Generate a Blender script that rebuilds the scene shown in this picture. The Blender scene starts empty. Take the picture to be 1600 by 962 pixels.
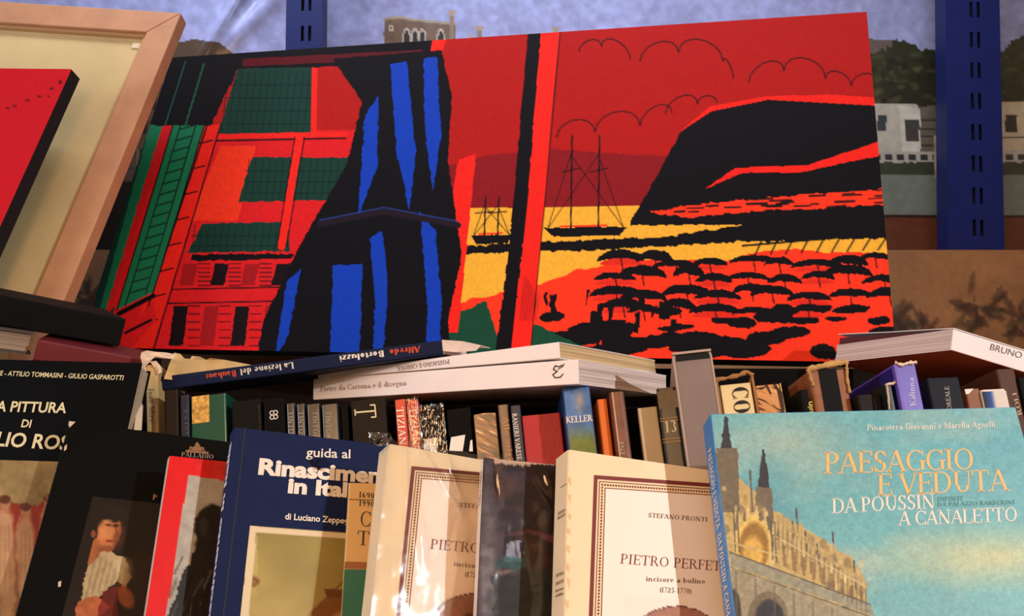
import bpy, bmesh, math, random
import numpy as np
from mathutils import Matrix, Vector
from mathutils.geometry import tessellate_polygon

# ------------------------------------------------------------------ camera
sc = bpy.context.scene
FPX = 1350.0                       # focal length in pixels of a 1600 px wide picture
PITCH = math.radians(8.0)
CAM = np.array([0.0, 0.0, 1.5])
cd = bpy.data.cameras.new('camera'); cam = bpy.data.objects.new('camera', cd)
sc.collection.objects.link(cam); sc.camera = cam
cam.location = CAM; cam.rotation_euler = (math.pi/2 + PITCH, 0, 0)
cd.sensor_width = 36; cd.lens = 36*FPX/1600; cd.clip_start = 0.05
cd.dof.use_dof = False

# ------------------------------------------------------------------ world, lamps, exposure
sc.view_settings.view_transform = 'Standard'; sc.view_settings.look = 'None'
sc.view_settings.gamma = 1.0; sc.view_settings.exposure = 0.0
w_ = bpy.data.worlds.new('room_light'); sc.world = w_; w_.use_nodes = True
bg = w_.node_tree.nodes['Background']
bg.inputs[0].default_value = (1.0, 0.60, 0.34, 1); bg.inputs[1].default_value = 0.24

def lamp(kind, name, loc, target, energy, color, size):
    d = bpy.data.lights.new(name, kind); o = bpy.data.objects.new(name, d); sc.collection.objects.link(o)
    o.location = loc; o.rotation_euler = (Vector(target)-Vector(loc)).to_track_quat('-Z', 'Y').to_euler()
    d.energy = energy; d.color = color
    if kind == 'AREA': d.shape = 'RECTANGLE'; d.size = size[0]; d.size_y = size[1]
    elif kind == 'SPOT': d.shadow_soft_size = size; d.spot_size = math.radians(SPOT_DEG); d.spot_blend = SPOT_BLEND
    else: d.shadow_soft_size = size
    return o
SPOT_DEG = 40; SPOT_BLEND = 0.9
lamp('SPOT', 'halogen_ceiling_lamp', (2.12, -1.40, 2.30), (0.12, 0.90, 1.38), 235, (0.93, 0.97, 1.0), 0.022)
wl_ = lamp('AREA', 'warm_shop_lamp', (-0.25, -0.50, 1.95), (0.08, 0.75, 1.28), 4.4, (1.0, 0.57, 0.28), (0.45, 0.45)); wl_.data.spread = math.radians(110)
lamp('AREA', 'daylight_window', (-2.3, 0.2, 2.0), (0.1, 0.9, 1.5), 24, (0.72, 0.84, 1.0), (0.5, 1.2))
fill_l = lamp('AREA', 'banner_fill_light', (-0.2, 0.95, 3.5), (0.0, 1.8, 2.05), 13.5, (0.84, 0.89, 1.0), (2.2, 0.3)); fill_l.data.spread = math.radians(75)  # unseen fill light, added to brighten the banner

# ------------------------------------------------------------------ helpers
rng = random.Random(7)
def srgb(c):
    c = np.asarray(c, float)/255.0
    return np.where(c <= 0.04045, c/12.92, ((c+0.055)/1.055)**2.4)
def lin4(c):
    v = srgb(c); return (float(v[0]), float(v[1]), float(v[2]), 1.0)

MATS = {}
def mat(name, col, rough=0.55, spec=0.5, bump=0.0, bscale=400.0, vary=0.0, vscale=30.0, coat=0.0, metal=0.0, lines=0.0):
    if name in MATS: return MATS[name]
    m = bpy.data.materials.new(name); m.use_nodes = True; nt = m.node_tree; N = nt.nodes; L = nt.links
    b = N['Principled BSDF']
    b.inputs['Roughness'].default_value = rough; b.inputs['Metallic'].default_value = metal
    b.inputs['Specular IOR Level'].default_value = spec
    b.inputs['Coat Weight'].default_value = coat; b.inputs['Coat Roughness'].default_value = 0.12
    tc = N.new('ShaderNodeTexCoord')
    c4 = lin4(col) if col is not None else (1, 1, 1, 1)
    if col is None:
        at_ = N.new('ShaderNodeAttribute'); at_.attribute_name = 'Col'; src = at_.outputs['Color']
    else:
        rg = N.new('ShaderNodeRGB'); rg.outputs[0].default_value = c4; src = rg.outputs[0]
    if vary > 0:
        n = N.new('ShaderNodeTexNoise'); n.inputs['Scale'].default_value = vscale; n.inputs['Detail'].default_value = 5
        L.new(tc.outputs['Object'], n.inputs['Vector'])
        mr = N.new('ShaderNodeMapRange'); mr.inputs['From Min'].default_value = 0.3; mr.inputs['From Max'].default_value = 0.7
        mr.inputs['To Min'].default_value = 1-vary; mr.inputs['To Max'].default_value = 1+vary*0.6
        L.new(n.outputs['Fac'], mr.inputs['Value'])
        vm = N.new('ShaderNodeVectorMath'); vm.operation = 'SCALE'
        L.new(src, vm.inputs[0]); L.new(mr.outputs[0], vm.inputs['Scale']); src = vm.outputs[0]
    L.new(src, b.inputs['Base Color'])
    if bump > 0:
        n2 = N.new('ShaderNodeTexNoise'); n2.inputs['Scale'].default_value = bscale; n2.inputs['Detail'].default_value = 4
        L.new(tc.outputs['Object'], n2.inputs['Vector'])
        bp = N.new('ShaderNodeBump'); bp.inputs['Strength'].default_value = bump; bp.inputs['Distance'].default_value = 0.001
        L.new(n2.outputs['Fac'], bp.inputs['Height']); L.new(bp.outputs[0], b.inputs['Normal'])
    MATS[name] = m; return m

def page_mat(name, col, axis):
    """paper edges: fine sheets stacked along one local axis"""
    if name in MATS: return MATS[name]
    m = bpy.data.materials.new(name); m.use_nodes = True; nt = m.node_tree; N = nt.nodes; L = nt.links
    b = N['Principled BSDF']; b.inputs['Roughness'].default_value = 0.8; b.inputs['Specular IOR Level'].default_value = 0.2
    tc = N.new('ShaderNodeTexCoord'); mp = N.new('ShaderNodeMapping')
    s = [3.0, 3.0, 3.0]; s[axis] = 900.0
    mp.inputs['Scale'].default_value = s
    L.new(tc.outputs['Object'], mp.inputs['Vector'])
    n = N.new('ShaderNodeTexNoise'); n.inputs['Scale'].default_value = 1.0; n.inputs['Detail'].default_value = 2
    L.new(mp.outputs[0], n.inputs['Vector'])
    cr = N.new('ShaderNodeValToRGB'); e = cr.color_ramp.elements
    c = lin4(col); e[0].position = 0.3; e[0].color = (c[0]*.55, c[1]*.5, c[2]*.48, 1); e[1].position = 0.62; e[1].color = c
    L.new(n.outputs['Fac'], cr.inputs[0]); L.new(cr.outputs[0], b.inputs['Base Color'])
    MATS[name] = m; return m

def film_mat(name, wrinkle=0.6, scale=35.0, opaque=0.05, tint=(255, 255, 255)):
    """clear plastic film: see-through with glossy creases"""
    if name in MATS: return MATS[name]
    m = bpy.data.materials.new(name); m.use_nodes = True; nt = m.node_tree; N = nt.nodes; L = nt.links
    N.remove(N['Principled BSDF'])
    tr = N.new('ShaderNodeBsdfTransparent'); gl = N.new('ShaderNodeBsdfGlossy'); gl.inputs['Roughness'].default_value = 0.09
    tr.inputs[0].default_value = lin4(tint)
    tc = N.new('ShaderNodeTexCoord'); mp = N.new('ShaderNodeMapping'); mp.inputs['Scale'].default_value = (1, 1, 0.35)
    mp.inputs['Rotation'].default_value = (0, 0.5, 0)
    L.new(tc.outputs['Object'], mp.inputs['Vector'])
    n = N.new('ShaderNodeTexNoise'); n.inputs['Scale'].default_value = scale; n.inputs['Detail'].default_value = 3
    L.new(mp.outputs[0], n.inputs['Vector'])
    bp = N.new('ShaderNodeBump'); bp.inputs['Strength'].default_value = wrinkle; bp.inputs['Distance'].default_value = 0.02
    L.new(n.outputs['Fac'], bp.inputs['Height']); L.new(bp.outputs[0], gl.inputs['Normal'])
    fr = N.new('ShaderNodeFresnel'); fr.inputs[0].default_value = 1.45; L.new(bp.outputs[0], fr.inputs['Normal'])
    ad = N.new('ShaderNodeMath'); ad.operation = 'ADD'; ad.inputs[1].default_value = opaque; ad.use_clamp = True; L.new(fr.outputs[0], ad.inputs[0])
    mx = N.new('ShaderNodeMixShader'); L.new(ad.outputs[0], mx.inputs[0]); L.new(tr.outputs[0], mx.inputs[1]); L.new(gl.outputs[0], mx.inputs[2])
    L.new(mx.outputs[0], N['Material Output'].inputs[0])
    MATS[name] = m; return m

# projection of the camera above, used to measure positions off the photograph
_fw = np.array([0, math.cos(PITCH), math.sin(PITCH)]); _up = np.array([0, -math.sin(PITCH), math.cos(PITCH)])
def ray(px, py): return _fw + np.array([1., 0, 0])*(px-800)/FPX - _up*(py-481)/FPX
def at(px, py, Y):
    """world point seen at a photograph pixel, Y metres into the room"""
    d = ray(px, py); return CAM + d*(Y/d[1])
def proj(P):
    q = P - CAM; z = q @ _fw
    return 800 + FPX*q[..., 0]/z, 481 - FPX*(q @ _up)/z
def Rot(yaw, lean, roll):
    return np.array(Matrix.Rotation(math.radians(yaw), 3, 'Z') @ Matrix.Rotation(-math.radians(lean), 3, 'X') @ Matrix.Rotation(math.radians(roll), 3, 'Y'))

class Frame:
    """local axes of a thing: origin at the upper left front corner of its shown face, x right, y into it, z up"""
    def __init__(s, p, R, off=(0, 0, 0)):
        s.p = np.array(p, float); s.R = np.array(R, float); s.off = np.array(off, float)
    def matrix(s):
        m = Matrix(s.R.tolist()).to_4x4(); m.translation = Vector((s.p + s.R @ s.off).tolist()); return m
    def on(s, px, py, y=0.0):
        """local (x, z) on the face y where the photograph pixel falls"""
        d = ray(px, py); n = s.R[:, 1]; o = s.p + n*y
        P = CAM + d*(((o-CAM) @ n)/(d @ n)); q = s.R.T @ (P - s.p); return np.array([q[0], q[2]])
    def onx(s, px, py, x=0.0):
        d = ray(px, py); n = s.R[:, 0]; o = s.p + n*x
        P = CAM + d*(((o-CAM) @ n)/(d @ n)); q = s.R.T @ (P - s.p); return np.array([q[1], q[2]])
    def world(s, L): return s.p + np.asarray(L) @ s.R.T

def newton(f, x):
    x = np.array(x, float)
    for _ in range(40):
        r = f(x); J = np.zeros((len(r), len(x)))
        for i in range(len(x)):
            y = x.copy(); y[i] += 1e-3; J[:, i] = (f(y)-r)/1e-3
        x = x - 0.8*np.linalg.lstsq(J, r, rcond=None)[0]
    return x
def _slope(a, b, A, B):
    a = np.array(proj(a)); b = np.array(proj(b)); d = b-a; t = np.array(B, float)-np.array(A, float)
    return math.degrees(math.atan2(d[0]*t[1]-d[1]*t[0], d @ t))
def width_to(p, R, px):
    lo, hi = 0.001, 2.0
    for _ in range(40):
        m = (lo+hi)/2
        if proj(p+R[:, 0]*m)[0] < px: lo = m
        else: hi = m
    return lo
def upright(TL, BL, TR, Y, yaw=None, lean=17.0):
    """pose of an upright rectangle from its left edge and top edge; yaw is solved when not given"""
    p = at(TL[0], TL[1], Y)
    if yaw is None:
        def f(v):
            R = Rot(v[0], lean, v[1])
            return np.array([_slope(p, p-R[:, 2]*.2, TL, BL), _slope(p, p+R[:, 0]*.1, TL, TR)])
        yaw, roll = newton(f, [5, 2])
    else:
        roll = newton(lambda v: np.array([_slope(p, p-Rot(yaw, lean, v[0])[:, 2]*.1, TL, BL)]), [0])[0]
    R = Rot(yaw, lean, roll)
    return p, R, width_to(p, R, TR[0])
def frame3(A, B, C):
    """flat lying thing: A left and B right end of the near top edge, C back right"""
    x = B-A; L = np.linalg.norm(x); x = x/L; c = C-B; c = c - (c @ x)*x; D = np.linalg.norm(c); y = c/D
    return A, np.stack([x, y, np.cross(x, y)], 1), L, D

# objects
def tag(o, label=None, cat=None, group=None, kind=None):
    for k, v in (('label', label), ('category', cat), ('group', group), ('kind', kind)):
        if v: o[k] = v
    return o
def thing(name, F, label, cat, group=None):
    o = bpy.data.objects.new(name, None); o.empty_display_size = 0.02; sc.collection.objects.link(o)
    o.matrix_world = F.matrix(); return tag(o, label, cat, group)
def link(name, verts, faces, mats, parent=None, F=None, midx=None, smooth=False):
    """ONE mesh object; verts are in the frame of F"""
    V = np.asarray(verts, float)
    if F is not None and parent is not None: V = V - F.off
    me = bpy.data.meshes.new(name); me.from_pydata(V.tolist(), [], faces)
    for m in (mats if isinstance(mats, (list, tuple)) else [mats]): me.materials.append(m)
    if midx: me.polygons.foreach_set('material_index', midx)
    if smooth: me.polygons.foreach_set('use_smooth', [True]*len(me.polygons))
    me.update(); o = bpy.data.objects.new(name, me); sc.collection.objects.link(o)
    if parent is not None: o.parent = parent
    elif F is not None: o.matrix_world = F.matrix()
    return o
def fix(o, bevel=0.0, seg=2):
    bm = bmesh.new(); bm.from_mesh(o.data); bmesh.ops.recalc_face_normals(bm, faces=bm.faces)
    if bevel: bmesh.ops.bevel(bm, geom=[e for e in bm.edges if e.calc_face_angle(0) > 0.6], offset=bevel, segments=seg, profile=0.5, affect='EDGES', clamp_overlap=True)
    bm.to_mesh(o.data); bm.free(); return o
BOXF = [(0, 1, 2, 3), (4, 7, 6, 5), (0, 4, 5, 1), (1, 5, 6, 2), (2, 6, 7, 3), (3, 7, 4, 0)]
def boxv(x0, x1, y0, y1, z0, z1):
    return [(x0, y0, z0), (x1, y0, z0), (x1, y1, z0), (x0, y1, z0), (x0, y0, z1), (x1, y0, z1), (x1, y1, z1), (x0, y1, z1)]
def box(name, b, m, parent=None, F=None, bevel=0.0):
    return fix(link(name, boxv(*b), BOXF, m, parent, F), bevel)

# the three ways a book can stand: (a across thickness, b depth from spine, c along spine from its foot)
def mapping(kind, t, d, h):
    if kind == 'spine': return (lambda a, b, c: (a, b, c-h)), 0          # spine shows, a -> x
    if kind == 'front': return (lambda a, b, c: (b, a, c-h)), 1          # front cover shows, spine at left, a -> y
    if kind == 'flat': return (lambda a, b, c: (c, b, a-t)), 2           # lies, spine shows, a -> z
    if kind == 'flatedge': return (lambda a, b, c: (d-b if False else c, d-b, a-t)), 2   # lies, page edge shows
    if kind == 'flathead': return (lambda a, b, c: (b, c, a-t)), 2       # lies, spine at left end, head pages show
def prism(prof, c0, c1, mp):
    n = len(prof); V = [mp(a, b, c0) for a, b in prof]+[mp(a, b, c1) for a, b in prof]
    Fc = [tuple(range(n)), tuple(range(2*n-1, n-1, -1))]+[(i, (i+1) % n, n+(i+1) % n, n+i) for i in range(n)]
    return V, Fc
def u_profile(t, d, ct, r, bulge=0.0):
    out = [(0, d)]
    n = 5
    for i in range(n+1):
        a = math.pi/2*i/n; out.append((r-r*math.cos(a), r-r*math.sin(a)))
    if bulge:
        for i in range(1, 8):
            u = i/8; out.append((r+(t-2*r)*u, -bulge*math.sin(math.pi*u)))
    for i in range(n+1):
        a = math.pi/2*i/n; out.append((t-r+r*math.sin(a), r-r*math.cos(a)))
    out.append((t, d))
    inner = [(t-ct, d), (t-ct, ct+r*.6), (ct, ct+r*.6), (ct, d)]
    return out+inner
def book(name, F, kind, t, d, h, cover, pages, label, cat='book', group=None, hard=False, r=None, bulge=0.0, curl=0.0):
    """a thing: cover (boards and spine in one folded piece) and page_block"""
    off = {'spine': (t/2, 0, -h), 'front': (d/2, 0, -h), 'flat': (h/2, d/2, -t), 'flatedge': (h/2, d/2, -t), 'flathead': (d/2, h/2, -t)}[kind]
    F.off = np.array(off, float)
    mp, ax = mapping(kind, t, d, h)
    root = thing(name, F, label, cat, group)
    ct = 0.0025 if hard else 0.0007; ov = 0.0028 if hard else 0.0
    if ct*2 > t*.5: ct = t*.2
    r = (0.002 if r is None else r); r = min(r, t*.3)
    prof = u_profile(t, d, ct, r, bulge); n = len(prof)
    # split the concave outline into quads between outer and inner runs
    V, _ = prism(prof, 0, h, mp); no = n-4
    Fc = [(i, (i+1) % n, n+(i+1) % n, n+i) for i in range(n)]
    for base in (0, n):
        Fc.append((base+0, base+1, base+n-2, base+n-1))
        Fc.append((base+no-2, base+no-1, base+no, base+no+1))
        k = [base+j for j in range(1, no-1)]+[base+no+1, base+no+2]
        Fc.append(tuple(k))
    fix(link('cover', V, Fc, cover, root, F))
    # page block, sheets seen at head and fore edge, slightly hollow fore edge
    e = 0.0002
    pb = [(ct+e, r*.6+ct+e), (t-ct-e, r*.6+ct+e), (t-ct-e, d-ov-.0004), (t*.75, d-ov-.0012-ov*.5), (t*.5, d-ov-.0016-ov*.8), (t*.25, d-ov-.0012-ov*.5), (ct+e, d-ov-.0004)]
    V, Fc = prism(pb, ov+0.0003, h-ov-0.0003, mp)
    pm = page_mat('pages_%s_%d' % (pages, ax), {'white': (232, 214, 205), 'cream': (214, 186, 140), 'grey': (170, 150, 132), 'brown': (120, 88, 56)}[pages], ax)
    fix(link('page_block', V, Fc, pm, root, F))
    return root

# flat printed shapes lying a fraction of a millimetre on a face
def flat(name, F, parent, polys, m, y=-0.0004, side='y'):
    V = []; Fc = []
    for P in polys:
        P = [(float(a), float(b)) for a, b in P]
        tr = tessellate_polygon([[Vector((a, b, 0)) for a, b in P]])
        b0 = len(V)
        V += [(a, y, b) for a, b in P] if side == 'y' else [(y, a, b) for a, b in P]
        Fc += [tuple(b0+i for i in t) for t in tr]
    return link(name, V, Fc, m, parent, F)
def pxpoly(F, pts, y=0.0): return [F.on(a, b, y) for a, b in pts]
# ------------------------------------------------------------------ a small roman letter set drawn with strokes
# k thick stroke, n thin stroke, a arc (cx cy rx ry from to) swelling at its sides, s flat serif, v upright serif, d dot
GL = {
'A': (70, 'n 8 0 35 100;k 35 100 61 0;n 17 34 51 34;s 8 0 22;s 61 0 24'),
'B': (64, 'k 16 0 16 100;n 16 99 32 99;a 32 76 20 23 -90 90;n 16 53 32 53;a 33 27 24 26 -90 90;n 16 1 33 1;s 14 0 20;s 14 100 20'),
'C': (70, 'a 41 50 33 50 48 312;v 64 84 26;v 64 16 26'),
'D': (76, 'k 16 0 16 100;n 16 99 36 99;a 36 50 33 49 -90 90;n 16 1 36 1;s 14 0 20;s 14 100 20'),
'E': (60, 'k 16 0 16 100;n 16 99 52 99;n 16 1 54 1;n 16 52 44 52;v 52 90 22;v 54 12 26;v 44 52 18;s 14 0 20;s 14 100 20'),
'F': (56, 'k 16 0 16 100;n 16 99 52 99;n 16 52 44 52;v 52 90 22;v 44 52 18;s 16 0 26;s 14 100 20'),
'G': (76, 'a 41 50 33 50 48 300;v 64 84 26;k 64 6 64 44;s 64 44 24'),
'H': (78, 'k 18 0 18 100;k 60 0 60 100;n 18 52 60 52;s 18 0 26;s 18 100 26;s 60 0 26;s 60 100 26'),
'I': (36, 'k 18 0 18 100;s 18 0 28;s 18 100 28'),
'J': (44, 'k 26 12 26 100;a 16 12 10 16 -150 0;s 26 100 28'),
'K': (72, 'k 16 0 16 100;n 16 42 58 100;k 30 58 62 0;s 16 0 26;s 16 100 26;s 58 100 20;s 62 0 22'),
'L': (60, 'k 16 0 16 100;n 16 1 54 1;v 54 13 26;s 14 0 20;s 16 100 26'),
'M': (92, 'n 16 0 16 100;k 16 100 46 4;n 46 4 76 100;k 76 0 76 100;s 16 0 22;s 12 100 18;s 76 0 26;s 80 100 20'),
'N': (80, 'n 16 0 16 100;k 14 100 62 0;n 64 0 64 100;s 16 0 22;s 12 100 16;s 64 100 22'),
'O': (80, 'a 40 50 33 50 0 360'),
'P': (60, 'k 16 0 16 100;n 16 99 32 99;a 32 73 22 26 -90 90;n 16 47 32 47;s 16 0 28;s 14 100 20'),
'Q': (80, 'a 40 50 33 50 0 360;k 44 8 66 -22'),
'R': (70, 'k 16 0 16 100;n 16 99 32 99;a 32 74 21 25 -90 90;n 16 49 32 49;k 36 49 62 0;s 16 0 26;s 14 100 20;s 63 0 18'),
'S': (56, 'a 29 74 20 26 30 250;a 28 26 21 26 70 -150;k 20 58 38 42;v 46 86 24;v 10 14 24'),
'T': (68, 'k 34 0 34 100;n 6 99 62 99;v 6 88 24;v 62 88 24;s 34 0 28'),
'U': (76, 'k 18 34 18 100;a 40 32 22 32 180 360;n 62 32 62 100;s 18 100 26;s 62 100 20'),
'V': (70, 'k 10 100 36 0;n 36 0 62 100;s 10 100 24;s 62 100 20'),
'W': (96, 'k 10 100 32 0;n 32 0 48 92;k 48 92 68 0;n 68 0 88 100;s 10 100 24;s 88 100 20'),
'X': (70, 'k 12 100 58 0;n 12 0 58 100;s 12 100 22;s 58 100 20;s 12 0 20;s 58 0 22'),
'Y': (68, 'k 10 100 34 48;n 34 48 60 100;k 34 0 34 48;s 10 100 22;s 60 100 20;s 34 0 28'),
'Z': (62, 'n 8 99 54 99;k 54 100 10 0;n 10 1 56 1;v 9 88 22;v 56 12 24'),
'a': (50, 'a 24 46 16 18 10 160;k 40 46 40 4;a 22 18 15 18 20 340;n 40 34 24 36;s 44 1 10'),
'b': (54, 'k 12 0 12 100;a 28 32 20 32 -150 150'),
'c': (46, 'a 26 32 19 32 50 310;v 39 52 12'),
'd': (56, 'k 42 0 42 100;a 27 32 20 32 30 330;s 36 100 14;s 46 1 12'),
'e': (48, 'a 25 32 19 32 0 310;n 8 34 43 34'),
'f': (34, 'k 16 0 16 84;a 26 84 10 16 60 180;n 4 63 30 63;s 16 0 22'),
'g': (50, 'a 23 42 15 21 0 360;a 24 -10 19 16 0 360;n 20 22 14 6;n 34 56 46 62'),
'h': (58, 'k 14 0 14 100;a 28 44 15 19 0 150;k 43 0 43 44;s 14 0 20;s 43 0 20;s 8 100 12'),
'i': (28, 'k 14 0 14 62;d 14 86 8;s 14 0 20;s 8 62 12'),
'j': (26, 'k 14 -10 14 62;d 14 86 8;a 4 -10 10 16 -120 0'),
'k': (56, 'k 14 0 14 100;n 14 24 42 62;k 24 38 46 0;s 14 0 20;s 46 0 18'),
'l': (28, 'k 14 0 14 100;s 14 0 20;s 8 100 12'),
'm': (86, 'k 14 0 14 62;a 28 44 14 19 0 150;k 42 0 42 44;a 56 44 14 19 0 150;k 70 0 70 44;s 14 0 18;s 42 0 18;s 70 0 18;s 8 62 12'),
'n': (58, 'k 14 0 14 62;a 28 44 15 19 0 150;k 43 0 43 44;s 14 0 20;s 43 0 20;s 8 62 12'),
'o': (52, 'a 26 32 19 32 0 360'),
'p': (54, 'k 12 -32 12 62;a 28 32 20 32 -150 150;s 12 -32 20'),
'q': (54, 'k 42 -32 42 62;a 27 32 20 32 30 330;s 42 -32 20'),
'r': (40, 'k 14 0 14 62;a 28 46 13 16 50 160;d 35 56 7;s 14 0 22;s 8 62 12'),
's': (42, 'a 22 46 13 17 30 250;a 21 17 14 17 70 -150;v 33 54 12;v 9 10 12'),
't': (34, 'k 15 12 15 80;a 24 12 9 12 180 300;n 4 63 28 63'),
'u': (58, 'k 14 18 14 62;a 28 18 14 18 180 330;k 43 0 43 62;s 8 62 12;s 38 62 12;s 48 1 10'),
'v': (52, 'k 8 62 26 0;n 26 0 44 62;s 8 62 18;s 44 62 14'),
'w': (74, 'k 8 62 24 0;n 24 0 37 58;k 37 58 52 0;n 52 0 66 62;s 8 62 18;s 66 62 14'),
'x': (52, 'k 9 62 43 0;n 9 0 43 62;s 9 62 16;s 43 0 16'),
'y': (52, 'k 8 62 26 2;n 44 62 18 -32;s 8 62 18;s 44 62 14'),
'z': (46, 'n 8 61 38 61;k 38 62 8 0;n 8 1 40 1'),
'0': (54, 'a 27 50 20 50 0 360'), '1': (40, 'k 20 0 20 100;n 20 100 8 84;s 20 0 26'),
'2': (54, 'a 27 72 18 28 -20 170;k 43 62 9 4;n 9 2 46 2;v 46 12 18'),
'3': (52, 'a 24 76 17 24 -90 150;a 24 28 20 28 -150 90'),
'5': (52, 'n 14 54 18 99;k 18 97 44 97;a 24 32 20 32 -150 110'),
'6': (54, 'a 27 30 19 30 0 360;a 34 36 26 64 90 180'),
'7': (50, 'k 8 97 44 97;n 44 96 20 0'),
'9': (54, 'a 27 70 19 30 0 360;a 20 64 26 64 -90 0'),
'.': (22, 'd 10 6 8'), '-': (34, 'n 6 34 28 34'), '(': (30, 'a 34 42 22 62 120 240'), ')': (30, 'a -4 42 22 62 -60 60'),
' ': (30, ''),
}
def _seg(x0, y0, x1, y1, w):
    dx, dy = x1-x0, y1-y0; l = math.hypot(dx, dy) or 1; nx, ny = -dy/l*w/2, dx/l*w/2
    return [(x0+nx, y0+ny), (x0-nx, y0-ny), (x1-nx, y1-ny), (x1+nx, y1+ny)]
def roman(s, thick=14, thin=5, track=0):
    """quads of a line of roman letters, cap height 100, and its width"""
    x = 0; Q = []
    for ch in s:
        acute = ch in 'óàè'
        base = {'ó': 'o', 'à': 'a', 'è': 'e'}.get(ch, ch)
        adv, spec = GL.get(base, GL[' '])
        if acute: spec += ';n 20 74 34 90'
        for tok in spec.split(';'):
            if not tok: continue
            p = tok.split(); c = p[0]; v = [float(q) for q in p[1:]]
            if c == 'k':
                w = thick; Q.append([(a+x, b) for a, b in _seg(*v, w)])
            elif c == 'n': Q.append([(a+x, b) for a, b in _seg(*v, thin)])
            elif c == 's': Q.append([(a+x, b) for a, b in _seg(v[0]-v[2]/2, v[1]+(thin/2 if v[1] < 50 else -thin/2), v[0]+v[2]/2, v[1]+(thin/2 if v[1] < 50 else -thin/2), thin)])
            elif c == 'v': Q.append([(a+x, b) for a, b in _seg(v[0], v[1]-v[2]/2, v[0], v[1]+v[2]/2, thin)])
            elif c == 'd':
                Q.append([(v[0]+x+v[2]*math.cos(t*math.pi/4), v[1]+v[2]*math.sin(t*math.pi/4)) for t in range(8)])
            elif c == 'a':
                cx, cy, rx, ry, a0, a1 = v; n = max(4, int(abs(a1-a0)/18)); ring = []
                for i in range(n+1):
                    t = math.radians(a0+(a1-a0)*i/n); w = (thin+(thick-thin)*abs(math.cos(t))**1.3)
                    co, si = math.cos(t), math.sin(t)
                    ring.append(((cx+rx*co+x, cy+ry*si), (cx+(rx-w)*co+x, cy+(ry-min(w, thin*1.0+w*.25))*si)))
                for i in range(n): Q.append([ring[i][0], ring[i][1], ring[i+1][1], ring[i+1][0]])
        x += adv+track
    return Q, x-track
def sans(s, bold=0.0, shear=0.0, track=1.0):
    """triangles of a line in Blender's built-in font, cap height 100, and its width"""
    cu = bpy.data.curves.new('tmp', 'FONT'); cu.body = s; cu.offset = bold; cu.shear = shear; cu.space_character = track; cu.resolution_u = 3
    o = bpy.data.objects.new('tmp', cu); sc.collection.objects.link(o)
    dg = bpy.context.evaluated_depsgraph_get(); me = bpy.data.meshes.new_from_object(o.evaluated_get(dg))
    V = [(v.co.x, v.co.y) for v in me.vertices]; Fc = [tuple(p.vertices) for p in me.polygons]
    bpy.data.objects.remove(o); bpy.data.curves.remove(cu); bpy.data.meshes.remove(me)
    k = 100/0.70; x0 = min(v[0] for v in V)
    V = [((a-x0)*k, b*k) for a, b in V]
    return V, Fc, max(v[0] for v in V)
def side_text(F, root, s, z0, z1, y0, cap, m, down=False, font='roman', x=-.0005, name='lettering', **kw):
    """lettering along a spine that faces left: from height z0 to z1, baseline y0 into the thickness, cap height in metres"""
    if font == 'roman':
        Q, W = roman(s, **kw); V = []; Fc = []
        for q in Q: Fc.append(tuple(range(len(V), len(V)+len(q)))); V += q
    else: V, Fc, W = sans(s, **kw)
    # seen from the left the thickness axis runs leftwards
    return link(name, [(x, y0+(b if not down else -b)*cap/100, z0+(z1-z0)*a/W) for a, b in V], Fc, m, root, F)
def text(F, root, s, p0, p1, cap, m, font='roman', y=-0.0005, side='y', name='lettering', **kw):
    """lettering on a face: baseline from pixel p0 to p1 of the photograph, cap height in pixels (positive: up from the baseline)"""
    on = (lambda a, b: F.on(a, b, 0)) if side == 'y' else (lambda a, b: F.onx(a, b, 0))
    A = on(*p0); B = on(*p1); dx = np.array(p1, float)-np.array(p0, float); dx /= np.linalg.norm(dx)
    nrm = np.array([dx[1], -dx[0]]); mid = (np.array(p0)+np.array(p1))/2; M0 = on(*mid); M1 = on(*(mid+nrm*cap))
    e = B-A; L = np.linalg.norm(e); e = e/L; up = M1-M0; up = up/100.0
    if font == 'roman':
        Q, W = roman(s, **kw); V = []; Fc = []
        for q in Q: Fc.append(tuple(range(len(V), len(V)+len(q)))); V += q
    else: V, Fc, W = sans(s, **kw)
    P = [A+e*(a*L/W)+up*b for a, b in V]
    V3 = [(q[0], y, q[1]) for q in P] if side == 'y' else [(y, q[0], q[1]) for q in P]
    return link(name, V3, Fc, m, root, F)
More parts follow.
